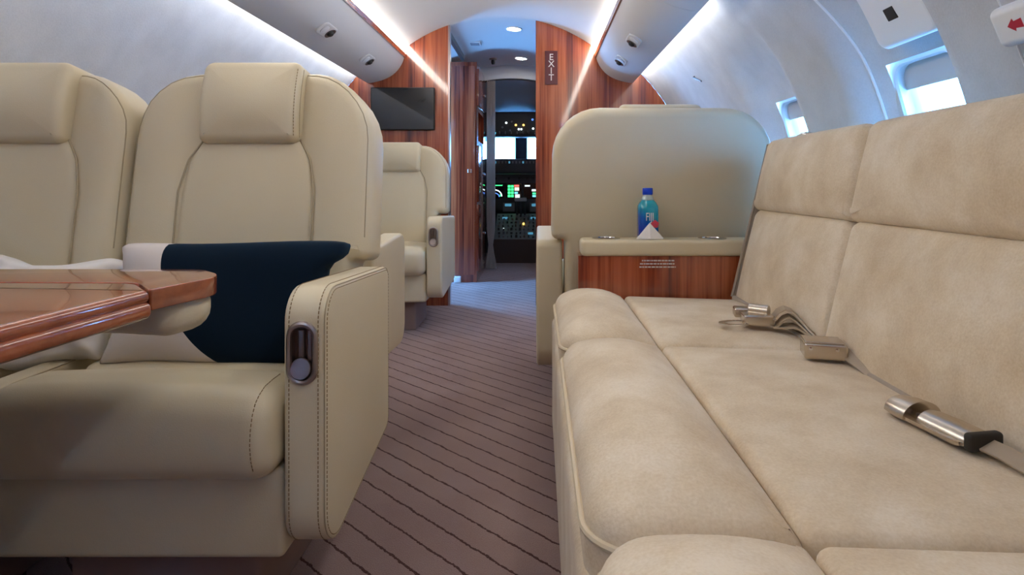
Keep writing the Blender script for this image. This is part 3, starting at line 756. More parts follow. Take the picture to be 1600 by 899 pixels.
# ------------------------------------------------------------------ console with bottle and napkin
con = thing('side_console', 'cherry wood console with cream leather ledge at the sofa end', 'console', (0.75, 2.03, 0))
K = lambda bm: (bm.transform(Matrix.Translation((-0.75, -2.03, 0))), bm)[1]
obj('wood_panel', K(box(0.378, 1.10, 1.982, 2.085, 0.0, 0.552, bev=0.003)), M_wood, con)
ledge = obj('leather_ledge', K(slab(rpoly([(0.387, 1.968, 0.02), (1.12, 1.968, 0.02), (1.12, 2.098, 0.02), (0.387, 2.098, 0.03)]), 0.052, 0.012, 0.0, fn=XY(0.577), inner=0, flat=True)), M_leather, con)
for x in (0.475, 0.83):
    carve(ledge, K(lathe([(0.039, 0.0), (0.039, 0.08)], 28, M=Matrix.Translation((x, 2.036, 0.556)))))
    h = obj('cup_holder', K(lathe([(0.0375, 0.0), (0.045, 0.0), (0.047, 0.0025), (0.044, 0.0045), (0.039, 0.0035)], 28, loop=True, M=Matrix.Translation((x, 2.036, 0.6025)))), M_chrome, con)
    obj('cup_well', K(lathe([(0.001, 0.0), (0.0388, 0.0), (0.0388, 0.047), (0.0372, 0.047), (0.0372, 0.002), (0.001, 0.002)], 28, M=Matrix.Translation((x, 2.036, 0.556)))), M_bronze, h)
# printed notice: three short rows of fine print on the wood panel
random.seed(3)
rows_ = [(418, 1003, 1054), (408, 1000, 1054), (413, 1000, 1052)]
bm = bmesh.new()
for py, xa, xb in ((407.5, 1003, 1054), (412.5, 1000, 1054), (417.5, 999, 1056)):
    x = xa
    while x < xb:
        l = random.uniform(1.2, 6.0); a = P(x, py, 1.981); b = P(min(x+l, xb), py, 1.981); h = 0.0021
        box(a.x, b.x, 1.9810, 1.9818, a.z-h, a.z+h, bm=bm); x += l+random.uniform(0.7, 1.2)
obj('printed_notice', K(bm), M_letter, con)['label'] = 'three rows of fine white print on the wood'

def mat_bottle():
    m, N, L, b = newmat('blue_bottle')
    tc = N.new('ShaderNodeTexCoord'); sp = N.new('ShaderNodeSeparateXYZ'); L.new(tc.outputs['Object'], sp.inputs[0])
    a = N.new('ShaderNodeMath'); a.operation = 'MULTIPLY_ADD'; L.new(sp.outputs[2], a.inputs[0]); a.inputs[1].default_value = 7.5
    c = N.new('ShaderNodeMath'); c.operation = 'MULTIPLY'; L.new(sp.outputs[0], c.inputs[0]); c.inputs[1].default_value = 6.0; L.new(c.outputs[0], a.inputs[2])
    r = ramp(N, L, a.outputs[0], [(0.05, (0.0, 0.02, 0.35)), (0.38, (0.0, 0.10, 0.50)), (0.66, (0.0, 0.36, 0.52)), (1.0, (0.02, 0.42, 0.52))]); L.new(r.outputs[0], b.inputs['Base Color'])
    b.inputs['Roughness'].default_value = 0.08; b.inputs['Coat Weight'].default_value = 0.6; b.inputs['Transmission Weight'].default_value = 0.15
    return m
bc = Vector((0.613, 2.030, 0.6045)); bt = thing('water_bottle', 'blue water bottle with royal blue cap standing on the leather ledge', 'bottle', bc)
obj('body', lathe([(0.030, 0.0), (0.0335, 0.004), (0.0345, 0.012), (0.0345, 0.098), (0.033, 0.108), (0.027, 0.120), (0.020, 0.128)], 36, sq=0.6), mat_bottle(), bt)
M_clear = plain('clear_neck', (0.40, 0.50, 0.52), 0.1, coat=0.8)
obj('neck', lathe([(0.0225, 0.1275), (0.0225, 0.1300), (0.0205, 0.1305), (0.0170, 0.139), (0.0150, 0.142), (0.0150, 0.146)], 28), M_clear, bt)
cp = obj('cap', lathe([(0.0165, 0.1455), (0.0172, 0.147), (0.0172, 0.1655), (0.0160, 0.1680), (0.001, 0.1685)], 30), plain('royal_blue_cap', (0.0, 0.045, 0.58), 0.35), bt)
obj('label_text', text_bm('FIJI', 0.036, Matrix.Translation((0.001, -0.0352, 0.072)) @ Matrix.Rotation(R(90), 4, 'X') @ Matrix.Diagonal((0.62, 1.05, 1, 1))), plain('white_print', (0.75, 0.8, 0.85), 0.4), bt)
bm = bmesh.new()
for j in range(5):
    an = j*2*math.pi/5+0.3; cxx, czz = 0.018+0.007*math.cos(an), 0.049+0.007*math.sin(an)
    v = [bm.verts.new((cxx+0.0065*math.cos(2*math.pi*k/10), -0.0351-0.0003*(j % 2), czz+0.0065*math.sin(2*math.pi*k/10))) for k in range(10)]; bm.faces.new(v)
obj('flower_print', bm, plain('pink_print', (0.62, 0.05, 0.10), 0.4), bt)
# folded paper napkin standing in front of the bottle
nc = Vector((0.613, 1.990, 0.6055)); bm = bmesh.new()
def tri(a, b, c_, th=0.0012):
    a, b, c_ = map(Vector, (a, b, c_)); n = (b-a).cross(c_-a).normalized()*th/2
    t0 = [bm.verts.new(p-n) for p in (a, b, c_)]; t1 = [bm.verts.new(p+n) for p in (a, b, c_)]
    bm.faces.new(t0); bm.faces.new(t1)
    for i in range(3): bm.faces.new((t0[i], t0[(i+1) % 3], t1[(i+1) % 3], t1[i]))
tri((-0.045, 0.0, 0), (0.0, -0.010, 0), (0.0, 0.0015, 0.053)); tri((0.0, -0.010, 0), (0.047, -0.001, 0), (0.0, 0.0015, 0.053))
tri((-0.045, 0.0, 0), (0.047, -0.001, 0), (0.0, 0.003, 0.053)); tri((-0.045, 0.0, 0), (0.047, -0.001, 0), (0.0, -0.010, 0))
nb = obj('paper_napkin', bm, plain('white_paper', (0.80, 0.78, 0.77), 0.8)); nb.location = nc
tag(nb, 'folded white paper napkin standing before the water bottle', 'napkin')

# ------------------------------------------------------------------ table
tb = thing('folding_table', 'glossy wood table with rounded corner and leather underside before the chairs', 'table', (-0.70, 0.62, 0))
T = lambda bm: (bm.transform(Matrix.Translation((0.70, -0.62, 0))), bm)[1]
def table_edge(th=0.036):
    return th
ZT = 0.646
full = [(-1.16, 0.16, 0.05), (-0.300, 0.16, 0.05), (-0.255, 0.800, 0.0), (-1.16, 0.800, 0.0)]
main = rpoly([(-1.10, 0.14, 0.05), (-0.305, 0.14, 0.05), (-0.262, 0.7985, 0.004), (-0.315, 0.8585, 0.05), (-1.10, 0.8785, 0.004)], maxlen=0.05)
tip = rpoly([(-0.262, 0.7992, 0.003), (-0.230, 0.925, 0.07), (-0.30, 0.995, 0.05), (-1.10, 0.9975, 0.004), (-1.10, 0.8792, 0.003), (-0.315, 0.8592, 0.05)], maxlen=0.04)
obj('table_top', T(slab(main, 0.019, 0.009, 0.0, fn=XY(ZT-0.0095), inner=0, seg=6, flat=True)), M_table, tb)
obj('edge_moulding', T(slab(inset(main, -0.0025), 0.024, 0.010, 0.0, fn=XY(ZT-0.027), inner=0, seg=6, flat=True)), M_table, tb)
obj('table_leaf', T(slab(tip, 0.028, 0.0016, 0.0, fn=XY(ZT-0.014), inner=0, seg=4, flat=True)), M_table, tb)
und = rpoly([(-0.66, 0.86, 0.03), (-0.36, 0.86, 0.06), (-0.262, 0.84, 0.03), (-0.240, 0.925, 0.05), (-0.31, 0.985, 0.05), (-0.66, 0.985, 0.03)], maxlen=0.03)
obj('leather_underside', T(slab(und, 0.050, 0.010, 0.0, fn=XY(ZT-0.028-0.0255), inner=4, r_back=0.030)), M_leather, tb)
obj('support_column', T(rbox(-0.80, -0.555, 0.66, 0.80, 0.0, 0.611, 0.03, 3, 4)), plain('grey_table_column', (0.42, 0.41, 0.42), 0.5), tb)

# ------------------------------------------------------------------ cushions on the chairs
def mat_pillow():
    m, N, L, b = newmat('navy_and_white_velvet')
    tc = N.new('ShaderNodeTexCoord'); sp = N.new('ShaderNodeSeparateXYZ'); L.new(tc.outputs['Object'], sp.inputs[0])
    def mth(op, a, bb=None):
        n = N.new('ShaderNodeMath'); n.operation = op
        for i, v in enumerate((a, bb)):
            if v is None: continue
            if isinstance(v, (int, float)): n.inputs[i].default_value = v
            else: L.new(v, n.inputs[i])
        return n.outputs[0]
    dx = mth('SUBTRACT', sp.outputs[0], 0.172); dz = mth('SUBTRACT', sp.outputs[2], 0.130)
    rr = mth('SQRT', mth('ADD', mth('MULTIPLY', dx, dx), mth('MULTIPLY', dz, dz)))
    f = mth('LESS_THAN', rr, 0.292)
    mx = N.new('ShaderNodeMix'); mx.data_type = 'RGBA'; L.new(f, mx.inputs['Factor'])
    mx.inputs['A'].default_value = (0.66, 0.60, 0.57, 1); mx.inputs['B'].default_value = (0.003, 0.010, 0.022, 1)
    L.new(mx.outputs['Result'], b.inputs['Base Color']); b.inputs['Roughness'].default_value = 0.9
    b.inputs['Sheen Weight'].default_value = 0.10; b.inputs['Sheen Tint'].default_value = (0.25, 0.5, 0.8, 1); b.inputs['Specular IOR Level'].default_value = 0.1
    return m
def pillow_bm(w, h, puff, pinch=0.10, n=26, lump=None):
    bm = bmesh.new(); g = {}
    for s in (1, -1):
        for i in range(n+1):
            for j in range(n+1):
                u = 2*i/n-1; v = 2*j/n-1
                edge = (abs(u) == 1 or abs(v) == 1)
                if s < 0 and edge: g[(s, i, j)] = g[(1, i, j)]; continue
                x = w/2*u*(1-pinch*(1-v*v)*abs(u)**3); z = h/2*v*(1-pinch*(1-u*u)*abs(v)**3)
                x *= 1-0.055*(u*v)**8; z *= 1-0.09*(u*v)**8
                t = puff*((1-u**4)*(1-v**4))**0.55
                p = Vector((x, -s*t, z))
                if lump: p = lump(p, u, v, s)
                g[(s, i, j)] = bm.verts.new(p)
        for i in range(n):
            for j in range(n): bm.faces.new((g[(s, i, j)], g[(s, i+1, j)], g[(s, i+1, j+1)], g[(s, i, j+1)]))
    return bm
def pl_l(p, u, v, s):
    p.z += 0.006*u*abs(u)*(v > 0)*v+0.006*math.sin(3*u+1)*v; p.y += 0.006*math.sin(5*u+2*v); return p
pil = obj('throw_pillow', pillow_bm(0.47, 0.268, 0.058, 0.13, lump=pl_l), mat_pillow(), angle=180)
pil.location = (-0.362, 1.205, 0.549); pil.rotation_euler = (R(-15), R(1.5), R(4))
settle(pil, [child(child(chair_a, 'seat_cushion'), 'seat_pad'), child(chair_a, 'seat_cushion')], xmax=(-0.1655, 0.612))
tag(pil, 'navy and white velvet lumbar pillow with a curved colour join', 'pillow')
def pl_c(p, u, v, s):
    e = (1-u**6)*(1-v**6); p.z += 0.014*math.sin(6*u)*math.cos(3*v)+0.006*e*math.sin(13*u+4*v); p.y += 0.012*math.sin(7*u+3*v)+e*(0.010*math.sin(11*v-5*u)+0.006*math.sin(19*u+7*v)); return p
wp = obj('crumpled_pillow', pillow_bm(0.42, 0.21, 0.065, 0.05, n=48, lump=pl_c), M_pillowhite, angle=180)
wp.location = (-0.80, 1.20, 0.535); wp.rotation_euler = (R(-24), R(3), R(6))
settle(wp, [child(child(chair_b, 'seat_cushion'), 'seat_pad'), child(chair_b, 'seat_cushion'), child(chair_a, 'centre_armrest')])
tag(wp, 'crumpled white linen pillow half hidden behind the wood table', 'pillow')

# ------------------------------------------------------------------ television, signs
tv = thing('television', 'flat black television on the wood bulkhead', 'television', (-0.625, YB-0.02, 1.27))
obj('case', rbox(-0.205, 0.205, -0.012, 0.019, -0.137, 0.137, 0.006, 2, 2), M_dark, tv)
obj('screen', box(-0.199, 0.199, -0.0135, -0.011, -0.131, 0.131), M_screen, tv)
ex = thing('exit_sign', 'maroon plate with stacked silver letters EXIT on the wood bulkhead', 'sign', (0.33, YB-0.004, CZ+(288-106)*YB/F))
obj('plate', slab(rect(-0.041, 0.041, -0.109, 0.109, 0.003), 0.006, 0.001, fn=XZ(0), seg=1, inner=2), M_maroon, ex)
for j, ch in enumerate('EXIT'):
    obj('letter', text_bm(ch, 0.058, Matrix.Translation((0, -0.0042, 0.066-0.044*j)) @ Matrix.Rotation(R(90), 4, 'X')), M_letter, ex)
# wall exit sign box
zz = 1.10; t = math.asin((zz-ZC)/RC); nrm = Vector((-math.cos(t), 0, -math.sin(t))); up = Vector((-math.sin(t), 0, math.cos(t)))
es_c = Vector((RC*math.cos(t), 1.06, zz))+nrm*0.012
Mw = Matrix(((0, up.x, nrm.x, es_c.x), (-1, up.y, nrm.y, es_c.y), (0, up.z, nrm.z, es_c.z), (0, 0, 0, 1)))
es_ = thing('exit_sign_box', 'white rounded exit sign box with a red arrow on the side wall', 'sign', es_c)
E = lambda bm: (bm.transform(Matrix.Translation(-es_c) @ Mw), bm)[1]
obj('case', E(rbox(-0.135, 0.135, -0.040, 0.040, -0.014, 0.030, 0.016, 4, 4)), M_white, es_)
bm = bmesh.new(); ar = [(-0.094, 0.0), (-0.078, 0.013), (-0.076, 0.007), (-0.058, 0.009), (-0.058, -0.009), (-0.076, -0.007), (-0.078, -0.013)]
bm.faces.new([bm.verts.new((x, y, 0.0304)) for x, y in ar]); obj('arrow', E(bm), M_red, es_, recalc=False)
obj('lettering', E(text_bm('EXIT', 0.030, Matrix.Translation((-0.045, 0.0, 0.0304)), align='LEFT', spacing=1.15)), M_red, es_)
# small shade-motor housing above the near window
fn = wall_frame(1.525, 1, 0.060)
hb = thing('shade_housing', 'rounded white housing with dark switch above the cabin window', 'housing', fn(0, 0.26, 0))
c = Vector(hb.location); Hh = lambda bm: (bm.transform(Matrix.Translation(-c)), bm)[1]
def hfn(u, v, w):
    b = fn(u, v, w); z = min(max(b.z, 0.2), 1.6); return b
def on_wall(u, z, off):
    t = math.asin((z-ZC)/RC); rr = RC+0.06-off; return Vector((rr*math.cos(t), 1.525+u, ZC+rr*math.sin(t)))
obj('cover', Hh(slab(rpoly([(-0.125, 1.135, 0.03), (0.125, 1.135, 0.03), (0.11, 1.34, 0.03), (-0.11, 1.34, 0.03)]), 0.05, 0.016, 0.008, fn=lambda u, v, w: on_wall(u, v, 0.022+w))), M_white, hb)
obj('switch', Hh(slab(rect(-0.022, 0.018, 1.195, 1.224, 0.002), 0.006, 0.001, fn=lambda u, v, w: on_wall(u, v, 0.053+w), seg=1, inner=2)), M_dark, hb)
# little coat hook on the right wall
hk = obj('coat_hook', tube([Vector((wall_x(1.335)-0.004, 3.10, 1.335)), Vector((wall_x(1.335)-0.012, 3.10, 1.33)), Vector((wall_x(1.30)-0.010, 3.04, 1.30))], 0.004, 6), M_bronze)
tag(hk, 'tiny flush hook on the bright wall below the cove light', 'hook')

# ------------------------------------------------------------------ lobby: galley cabinet, downlights, curtain
gal = thing('galley_cabinet', 'tall glossy cherry wood galley cabinet beyond the doorway', 'cabinet', (-0.60, YG, 0))
Gm = lambda bm: (bm.transform(Matrix.Translation((0.60, -YG, 0))), bm)[1]
def gslice(xa, xb, za, zb, ya, yb, bm):
    n = 20; xs = [xa+(xb-xa)*i/n for i in range(n+1)]
    extrude_y([(x, za) for x in reversed(xs)]+[(x, max(za, min(zb, ZC+math.sqrt(1.272**2-x*x)))) for x in xs], ya, yb, bm)
bm = bmesh.new(); YE = YK-0.02
gslice(-1.09, -0.247, 0.0, 1.14, YG, YE, bm); gslice(-0.98, -0.247, 1.38, 1.765, YG, YE, bm)
gslice(-1.06, -0.42, 1.14, 1.38, YG, YE, bm); gslice(-0.42, -0.247, 1.14, 1.38, YG, YG+0.12, bm); gslice(-0.42, -0.247, 1.14, 1.38, YG+0.60, YE, bm)
obj('carcass', Gm(bm), M_wood, gal)
d = obj('door', Gm(box(-0.52, -0.262, YG-0.016, YG-0.001, 0.06, 1.73, bev=0.003)), M_wood, gal)
obj('latch', Gm(rbox(-0.318, -0.285, YG-0.024, YG-0.015, 0.875, 0.905, 0.003, 2, 2)), M_chrome, d)
for za, zb in ((0.08, 0.62), (0.64, 1.10), (1.42, 1.72)):
    p = obj('side_door', Gm(box(-0.250, -0.236, YG+0.05, YG+0.60, za, zb, bev=0.003)), M_wood, gal)
    obj('knob', Gm(lathe([(0.001, 0), (0.012, 0), (0.014, 0.008), (0.010, 0.014), (0.001, 0.015)], 14, M=Matrix.Translation((-0.237, YG+0.54, (za+zb)/2)) @ Matrix.Rotation(R(90), 4, 'Y'))), M_chrome, p)
ob = obj('outlet_box', rbox(-0.425, -0.372, YG-0.045, YG-0.003, 0.002, 0.05, 0.005, 2, 2), M_white)
tag(ob, 'small white floor box at the foot of the galley cabinet', 'outlet')
for (px, py, wh) in ((803, 45, 'nearer the wood doorway'), (814, 91, 'nearer the cockpit')):
    # downlights set in the lobby ceiling
    Y = 4.2
    for _ in range(20):
        p = P(px, py, Y); zc = ZC+math.sqrt(RC*RC-p.x**2)-0.004; Y = (zc-CZ)*F/(288-py)
    p = P(px, py, Y); nn = Vector((-p.x, 0, -(p.z-ZC))).normalized(); Mx = Matrix.Translation(p) @ nn.to_track_quat('Z', 'Y').to_matrix().to_4x4()
    dl = thing('ceiling_downlight', 'round white downlight in the lobby ceiling, the one %s' % wh, 'light', p, 0, 'downlights in the lobby ceiling')
    g = lambda bm: (bm.transform(Matrix.Translation(-p)), bm)[1]
    obj('rim', g(lathe([(0.046, -0.006), (0.056, -0.006), (0.057, 0.003), (0.050, 0.006), (0.046, 0.003)], 28, M=Mx, loop=True)), M_white, dl)
    obj('lens', g(lathe([(0.001, -0.004), (0.047, -0.004), (0.046, 0.002), (0.001, 0.004)], 28, M=Mx)), M_spot, dl)
p = P(742, 67, 4.5); p.z = ZC+math.sqrt(RC*RC-p.x**2); p.y = (p.z-CZ)*F/(288-67); p.x = CX+(742-842)*p.y/F
sp_ = thing('ceiling_grille', 'small square speaker grille in the lobby ceiling', 'grille', p)
obj('frame', rbox(-0.045, 0.045, -0.05, 0.05, -0.010, 0.004, 0.003, 2, 2), M_white, sp_)
for j in range(5): obj('slat', box(-0.034, 0.034, -0.038+0.017*j, -0.030+0.017*j, -0.0125, -0.009), plain('grille_grey', (0.30, 0.32, 0.36), 0.6), sp_)
p = P(771, 110, 5.3); zc = ZC+math.sqrt(RC*RC-p.x**2)
sd = thing('ceiling_nozzle', 'small dark swivel nozzle under the lobby ceiling', 'nozzle', (p.x, 5.25, zc))
obj('base', lathe([(0.001, -0.012), (0.030, -0.012), (0.034, -0.004), (0.034, 0.004), (0.001, 0.004)], 18), M_bronze, sd)
obj('swivel', lathe([(0.001, -0.05), (0.014, -0.05), (0.018, -0.03), (0.014, -0.010), (0.001, -0.010)], 14, M=Matrix.Rotation(R(25), 4, 'X')), M_dark, sd)
# pleated curtain tied back beside the cockpit door
def curtain():
    bm = bmesh.new(); rows = []; n = 60
    for zi in range(25):
        z = 0.012+1.722*zi/24; pinch = 1-0.45*math.exp(-((z-0.22)/0.10)**2)+0.25*smooth(0.22, 0.0, z)
        rows.append([bm.verts.new((-0.195+(-0.035+0.08*i/n)*pinch, 5.572+0.012*math.sin(i*0.95+0.3*math.sin(z*5))*pinch, z)) for i in range(n+1)])
    for a, b in zip(rows, rows[1:]):
        for i in range(n): bm.faces.new((a[i], a[i+1], b[i+1], b[i]))
    bmesh.ops.solidify(bm, geom=bm.faces[:], thickness=0.003)
    return bm
tag(obj('doorway_curtain', curtain(), M_curtain, angle=80), 'pleated beige curtain gathered at the cockpit doorway', 'curtain')
struct('trim_%d' % ti, tube([(-0.5+1.3*j/24, YK, ZC+math.sqrt(RC*RC-(-0.5+1.3*j/24)**2)-0.13+0.0*j) for j in range(25)], 0.008, 6), M_cock, 'dark joint line where the lobby ceiling ends'); ti += 1

# ------------------------------------------------------------------ cockpit
M_cceil = plain('cockpit_lining', (0.50, 0.51, 0.52), 0.7)
bm = bmesh.new(); rowsK = []
for y, s, dz in ((YK, 0.93, -0.05), (6.1, 0.88, -0.07), (6.55, 0.80, -0.13), (6.95, 0.72, -0.22)):
    rowsK.append([bm.verts.new((RC*s*math.cos(tt), y, max(0.0, ZC+dz*0.8+RC*s*math.sin(tt)))) for tt in ths])
for a, b in zip(rowsK, rowsK[1:]):
    for j in range(nt): bm.faces.new((a[j], b[j], b[j+1], a[j+1]))
struct('wall_cockpit', bm, M_cceil, 'curved lining over the cockpit')
bm = bmesh.new(); o_ = [bm.verts.new((RC*math.cos(tt), YK, ZC+RC*math.sin(tt))) for tt in ths]; i_ = [bm.verts.new((RC*0.93*math.cos(tt), YK, max(0, ZC-0.04+RC*0.93*math.sin(tt)))) for tt in ths]
for j in range(nt): bm.faces.new((o_[j], o_[j+1], i_[j+1], i_[j]))
struct('wall_cockpit_frame', bm, M_ceil, 'ring frame around the cockpit doorway')
struct('wall_cockpit_door', extrude_y([(0.262, 0), (1.19, 0), (1.19, 1.3), (0.9, 1.6), (0.262, 1.80)], YK-0.01, YK+0.02), M_wood, 'wood partition beside the cockpit doorway')
struct('wall_cockpit_side', extrude_y([(-1.19, 0), (-0.262, 0), (-0.262, 1.80), (-0.9, 1.6), (-1.19, 1.3)], YK, YK+0.02), M_wood, 'wood partition behind the galley cabinet')
YP = 6.75                                    # instrument panel distance
def prect(px0, py0, px1, py1, Y): a = P(px0, py0, Y); b = P(px1, py1, Y); return a.x, b.x, b.z, a.z
ck = thing('cockpit_console', 'dark cockpit instrument panel with lit displays and centre pedestal', 'console', (0, YP, 0))
Q = lambda bm: (bm.transform(Matrix.Translation((0, -YP, 0))), bm)[1]
# panel face, displays
ip = obj('instrument_panel', Q(box(-0.85, 0.85, YP, YP+0.05, 0.50, P(0, 268, YP).z)), M_cock, ck)
def lit(px0, py0, px1, py1, Y, mat, name='display_mark', par=ck, d=0.004):
    x0, x1, z0, z1 = prect(px0, py0, px1, py1, Y); return obj(name, Q(box(x0, x1, Y-d, Y, z0, z1)), mat, par)
M_bez = plain('display_glass', (0.004, 0.006, 0.012), 0.1, coat=0.5)
D1 = lit(766, 288, 787, 310, YP-0.002, M_bez, 'display', ck, 0.008); D2 = lit(791, 287, 815, 311, YP-0.002, M_bez, 'display', ck, 0.008); D3 = lit(818, 287, 842, 311, YP-0.002, M_bez, 'display', ck, 0.008)
Yd = YP-0.011
for j in range(4):
    for i_ in range(2): lit(793.5+i_*5, 289.5+j*5, 797.5+i_*5, 293.3+j*5, Yd, G_green, 'display_mark', D2)
lit(803.5, 289, 811, 292, Yd, G_red, 'display_mark', D2); lit(804, 293, 811, 298, Yd, G_yellow, 'display_mark', D2)
lit(804, 300, 809, 303, Yd, G_cyan, 'display_mark', D2); lit(805, 304, 812, 309, Yd, G_white, 'display_mark', D2)
lit(773, 289.2, 785, 290.6, Yd, G_green, 'display_mark', D1)
arc = [P(773+11*math.sin(a_), 307-10*math.cos(a_), Yd) for a_ in [R(-10+100*k_/10) for k_ in range(11)]]
obj('display_mark', Q(tube(arc, 0.006, 5)), G_white, D1); arc = [P(773+7*math.sin(a_), 308-6*math.cos(a_), Yd) for a_ in [R(-10+100*k_/10) for k_ in range(11)]]
obj('display_mark', Q(tube(arc, 0.005, 5)), G_blue, D1)
lit(781, 304, 784, 307, Yd, G_green, 'display_mark', D1)
lit(820, 289.5, 828, 291.5, Yd, G_white, 'display_mark', D3); lit(831, 296, 838, 299, Yd, G_white, 'display_mark', D3); lit(832, 301, 838, 304, Yd, G_green, 'display_mark', D3); lit(832, 305, 838, 308, Yd, G_cyan, 'display_mark', D3)
# upper strip of the panel and glareshield
gs = obj('mode_panel', Q(box(-0.80, 0.80, YP-0.06, YP+0.02, P(0, 286, YP-0.06).z, P(0, 271, YP-0.06).z)), M_cock2, ck)
for px in (774, 795, 811, 823, 832): obj('dial', Q(lathe([(0.001, 0), (0.016, 0), (0.014, 0.014), (0.001, 0.015)], 12, M=Matrix.Translation(P(px, 279, YP-0.06)) @ Matrix.Rotation(R(90), 4, 'X'))), M_cock, gs)
gl = obj('glareshield', Q(slab(rpoly([(-0.85, P(0, 272, 6.45).z, 0.02), (0.85, P(0, 272, 6.45).z, 0.02), (0.85, P(0, 248, 6.45).z, 0.03), (-0.85, P(0, 248, 6.45).z, 0.03)]), 0.26, 0.03, fn=lambda u, v, w: (u, 6.60+w, v), inner=2)), M_cock, ck)
for j in range(12): lit(773+j*5.4, 252, 775.4+j*5.4, 255.5, 6.468, M_cock2 if j % 4 else G_dim, 'button', gl)
# centre pedestal
ped = obj('pedestal', Q(extrude_y([(-0.20, 0.0), (0.30, 0.0), (0.30, 0.235), (-0.20, 0.235)], 6.05, 6.72)), M_ped, ck)
Ya, Yb = 6.08, 6.60
pa, pb = P(0, 374, Ya).z, P(0, 334, Yb).z
bm = bmesh.new(); vv = [bm.verts.new(q_) for q_ in ((-0.20, Ya, pa), (0.30, Ya, pa), (0.30, Yb, pb), (-0.20, Yb, pb), (-0.20, Ya, 0.22), (0.30, Ya, 0.22), (0.30, Yb, 0.22), (-0.20, Yb, 0.22))]
for f_ in ((0, 1, 2, 3), (7, 6, 5, 4), (0, 4, 5, 1), (1, 5, 6, 2), (2, 6, 7, 3), (3, 7, 4, 0)): bm.faces.new([vv[i] for i in f_])
pd = obj('pedestal_top', Q(bm), M_cock2, ck)
def on_ped(px, f): Y = Ya+(Yb-Ya)*f; z = pa+(pb-pa)*f; return Vector((CX+(px-842)*Y/F, Y, z))
random.seed(11)
for j in range(7):
    for i in range(9):
        px = 780+i*6.6+random.uniform(-1, 1); f = 0.06+j*0.135; p_ = on_ped(px, f); r_ = random.choice((0.010, 0.013, 0.008)); hgt = random.uniform(0.012, 0.028)
        obj('knob' if (i+j) % 3 else 'switch', Q(lathe([(0.001, 0), (r_, 0), (r_*0.85, hgt), (0.001, hgt)], 8, M=Matrix.Translation(p_))), random.choice((M_cock, M_cock, M_cock2, M_bronze if (i*j) % 5 == 0 else M_cock2)), pd)
for px, f, m_, wd in ((789, 0.78, G_dim, 8), (833, 0.78, G_dim, 8), (787, 0.34, G_white, 2), (818, 0.55, G_amber, 2.6), (829, 0.18, G_dim, 8)):
    p_ = on_ped(px, f); s_ = wd*p_.y/F/2; obj('readout', Q(rbox(p_.x-s_, p_.x+s_, p_.y-0.012, p_.y+0.012, p_.z+0.0, p_.z+0.02, 0.003, 1, 1)), m_, pd)
# lower panel screens and throttle levers
for px0, px1 in ((786, 804), (828, 842)): lit(px0, 317, px1, 331, YP-0.03, M_cock2, 'keypad', ck, 0.03); lit(px0+3, 318.5, px1-5, 322.5, YP-0.062, G_dim, 'keypad_screen', ck)
for px in (808, 814, 820):
    a_, b_ = on_ped(px, 0.95), P(px, 313, 6.55); obj('throttle_lever', Q(tube([a_, a_.lerp(b_, 0.5), b_], 0.012, 8)), M_cock, ck)
x0, x1, z0, z1 = prect(804, 309, 823, 315, 6.54); obj('throttle_grip', Q(rbox(x0, x1, 6.53, 6.57, z0, z1, 0.012, 2, 3)), plain('grey_grip', (0.36, 0.37, 0.38), 0.4), ck)
# overhead panel
ov = thing('cockpit_overhead_console', 'dark curved cockpit overhead panel dotted with small lights', 'panel', (0, 6.2, P(0, 190, 6.2).z))
Qo = lambda bm: (bm.transform(Matrix.Translation(-Vector(ov.location))), bm)[1]
za, zb, zc_ = P(0, 215, 6.35).z, P(0, 190, 6.2).z, P(0, 172, 6.1).z
ovo = rpoly([(-0.58, za, 0.03), (0.58, za, 0.03), (0.56, zb-0.02, 0.05), (0.30, zc_, 0.2), (-0.30, zc_, 0.2), (-0.56, zb-0.02, 0.05)])
obj('panel_body', Qo(slab(ovo, 0.22, 0.02, fn=lambda u, v, w: (u, 6.33+w, v), inner=3)), M_cock, ov)
for px, py, m_ in ((791, 192, G_white), (806, 195.5, G_amber), (818, 195.5, G_amber), (810.5, 202, G_white), (814.5, 202, G_white), (833, 201, G_white), (832, 187, G_blue), (773, 208, G_cyan), (785, 199, M_cock2), (797, 204, M_cock2), (800, 190, M_cock2), (824, 206, M_cock2)):
    p_ = P(px, py, 6.215); obj('indicator', Qo(lathe([(0.001, 0), (0.011, 0), (0.010, 0.010), (0.001, 0.012)], 10, M=Matrix.Translation(p_) @ Matrix.Rotation(R(90), 4, 'X'))), m_, ov)
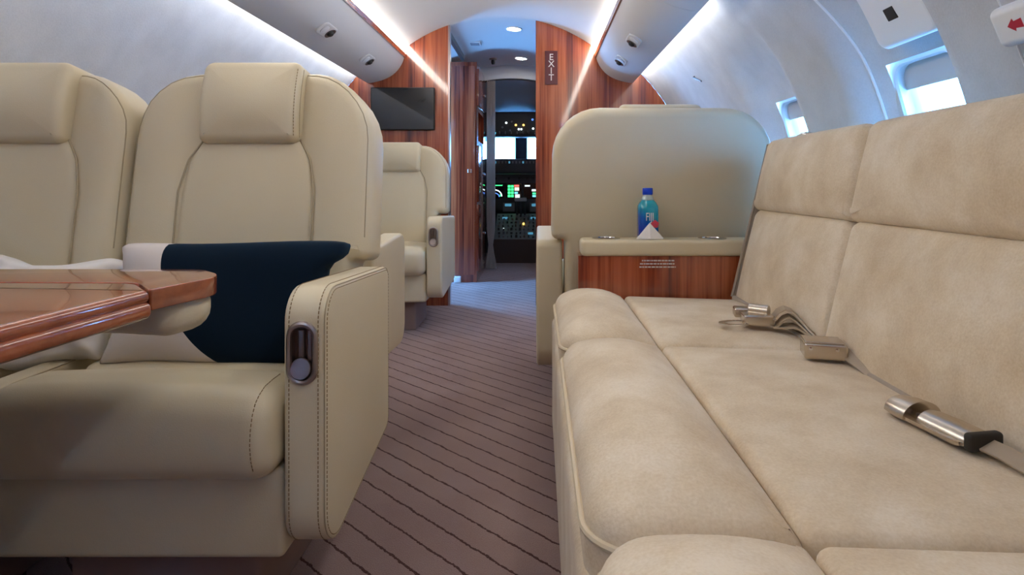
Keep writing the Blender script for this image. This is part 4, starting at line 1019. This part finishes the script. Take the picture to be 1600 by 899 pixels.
for j in range(14):
    p_ = P(776+j*4.6, 207.5, 6.215); obj('toggle', Qo(rbox(p_.x-0.006, p_.x+0.006, 6.19, 6.22, p_.z-0.014, p_.z+0.014, 0.003, 1, 1)), M_cock2 if j % 2 else M_cock, ov)
# windshield: frame with posts, panes
wf = thing('windshield', 'cockpit windshield with dark centre post above the glareshield', 'windshield', (0, 6.95, 0.9))
Qw = lambda bm: (bm.transform(Matrix.Translation((0, -6.95, -0.9))), bm)[1]
zt, zbm = P(0, 212, 6.95).z, P(0, 249, 6.95).z
for px0, px1 in ((805, 824),): x0, x1, _, _ = prect(px0, 0, px1, 1, 6.95); obj('centre_post', Qw(rbox(x0, x1, 6.90, 7.0, zbm-0.1, zt+0.1, 0.02, 2, 3)), M_cock, wf)
obj('top_rail', Qw(box(-1.0, 1.0, 6.93, 7.0, zt, zt+0.75)), M_cock, wf)
obj('bottom_rail', Qw(box(-1.0, 1.0, 6.93, 7.0, 0.0, zbm)), M_cock, wf)
for xa, xb in ((-0.95, prect(805, 0, 806, 1, 6.95)[0]), (prect(824, 0, 825, 1, 6.95)[0], 0.95)): obj('pane', Qw(box(xa, xb, 6.965, 6.972, zbm-0.02, zt+0.02)), M_pane, wf)
for s_ in (-1, 1): obj('side_post', Qw(box(min(s_*0.72, s_*1.0), max(s_*0.72, s_*1.0), 6.90, 7.0, 0.0, zt+0.4)), M_cock, wf)
portal('windshield_daylight_portal', (0, 7.05, (zt+zbm)/2), (0, -1, 0), 1.5, 0.32)
# pilot seat edge beside the pedestal
ps = thing('pilot_seat', 'dark pilot seat beside the cockpit pedestal', 'seat', (-0.48, 6.30, 0))
obj('seat_back', slab(rpoly([(-0.22, 0.32, 0.05), (0.205, 0.32, 0.05), (0.175, 0.74, 0.12), (-0.20, 0.74, 0.12)]), 0.12, 0.03, 0.01, fn=XZ(-0.10)), M_dark, ps)
obj('seat_pan', rbox(-0.22, 0.21, -0.10, 0.34, 0.22, 0.34, 0.04, 3, 4), M_dark, ps)
obj('seat_pedestal', rbox(-0.16, 0.16, -0.02, 0.28, 0.0, 0.24, 0.02, 2, 2), M_dark, ps)
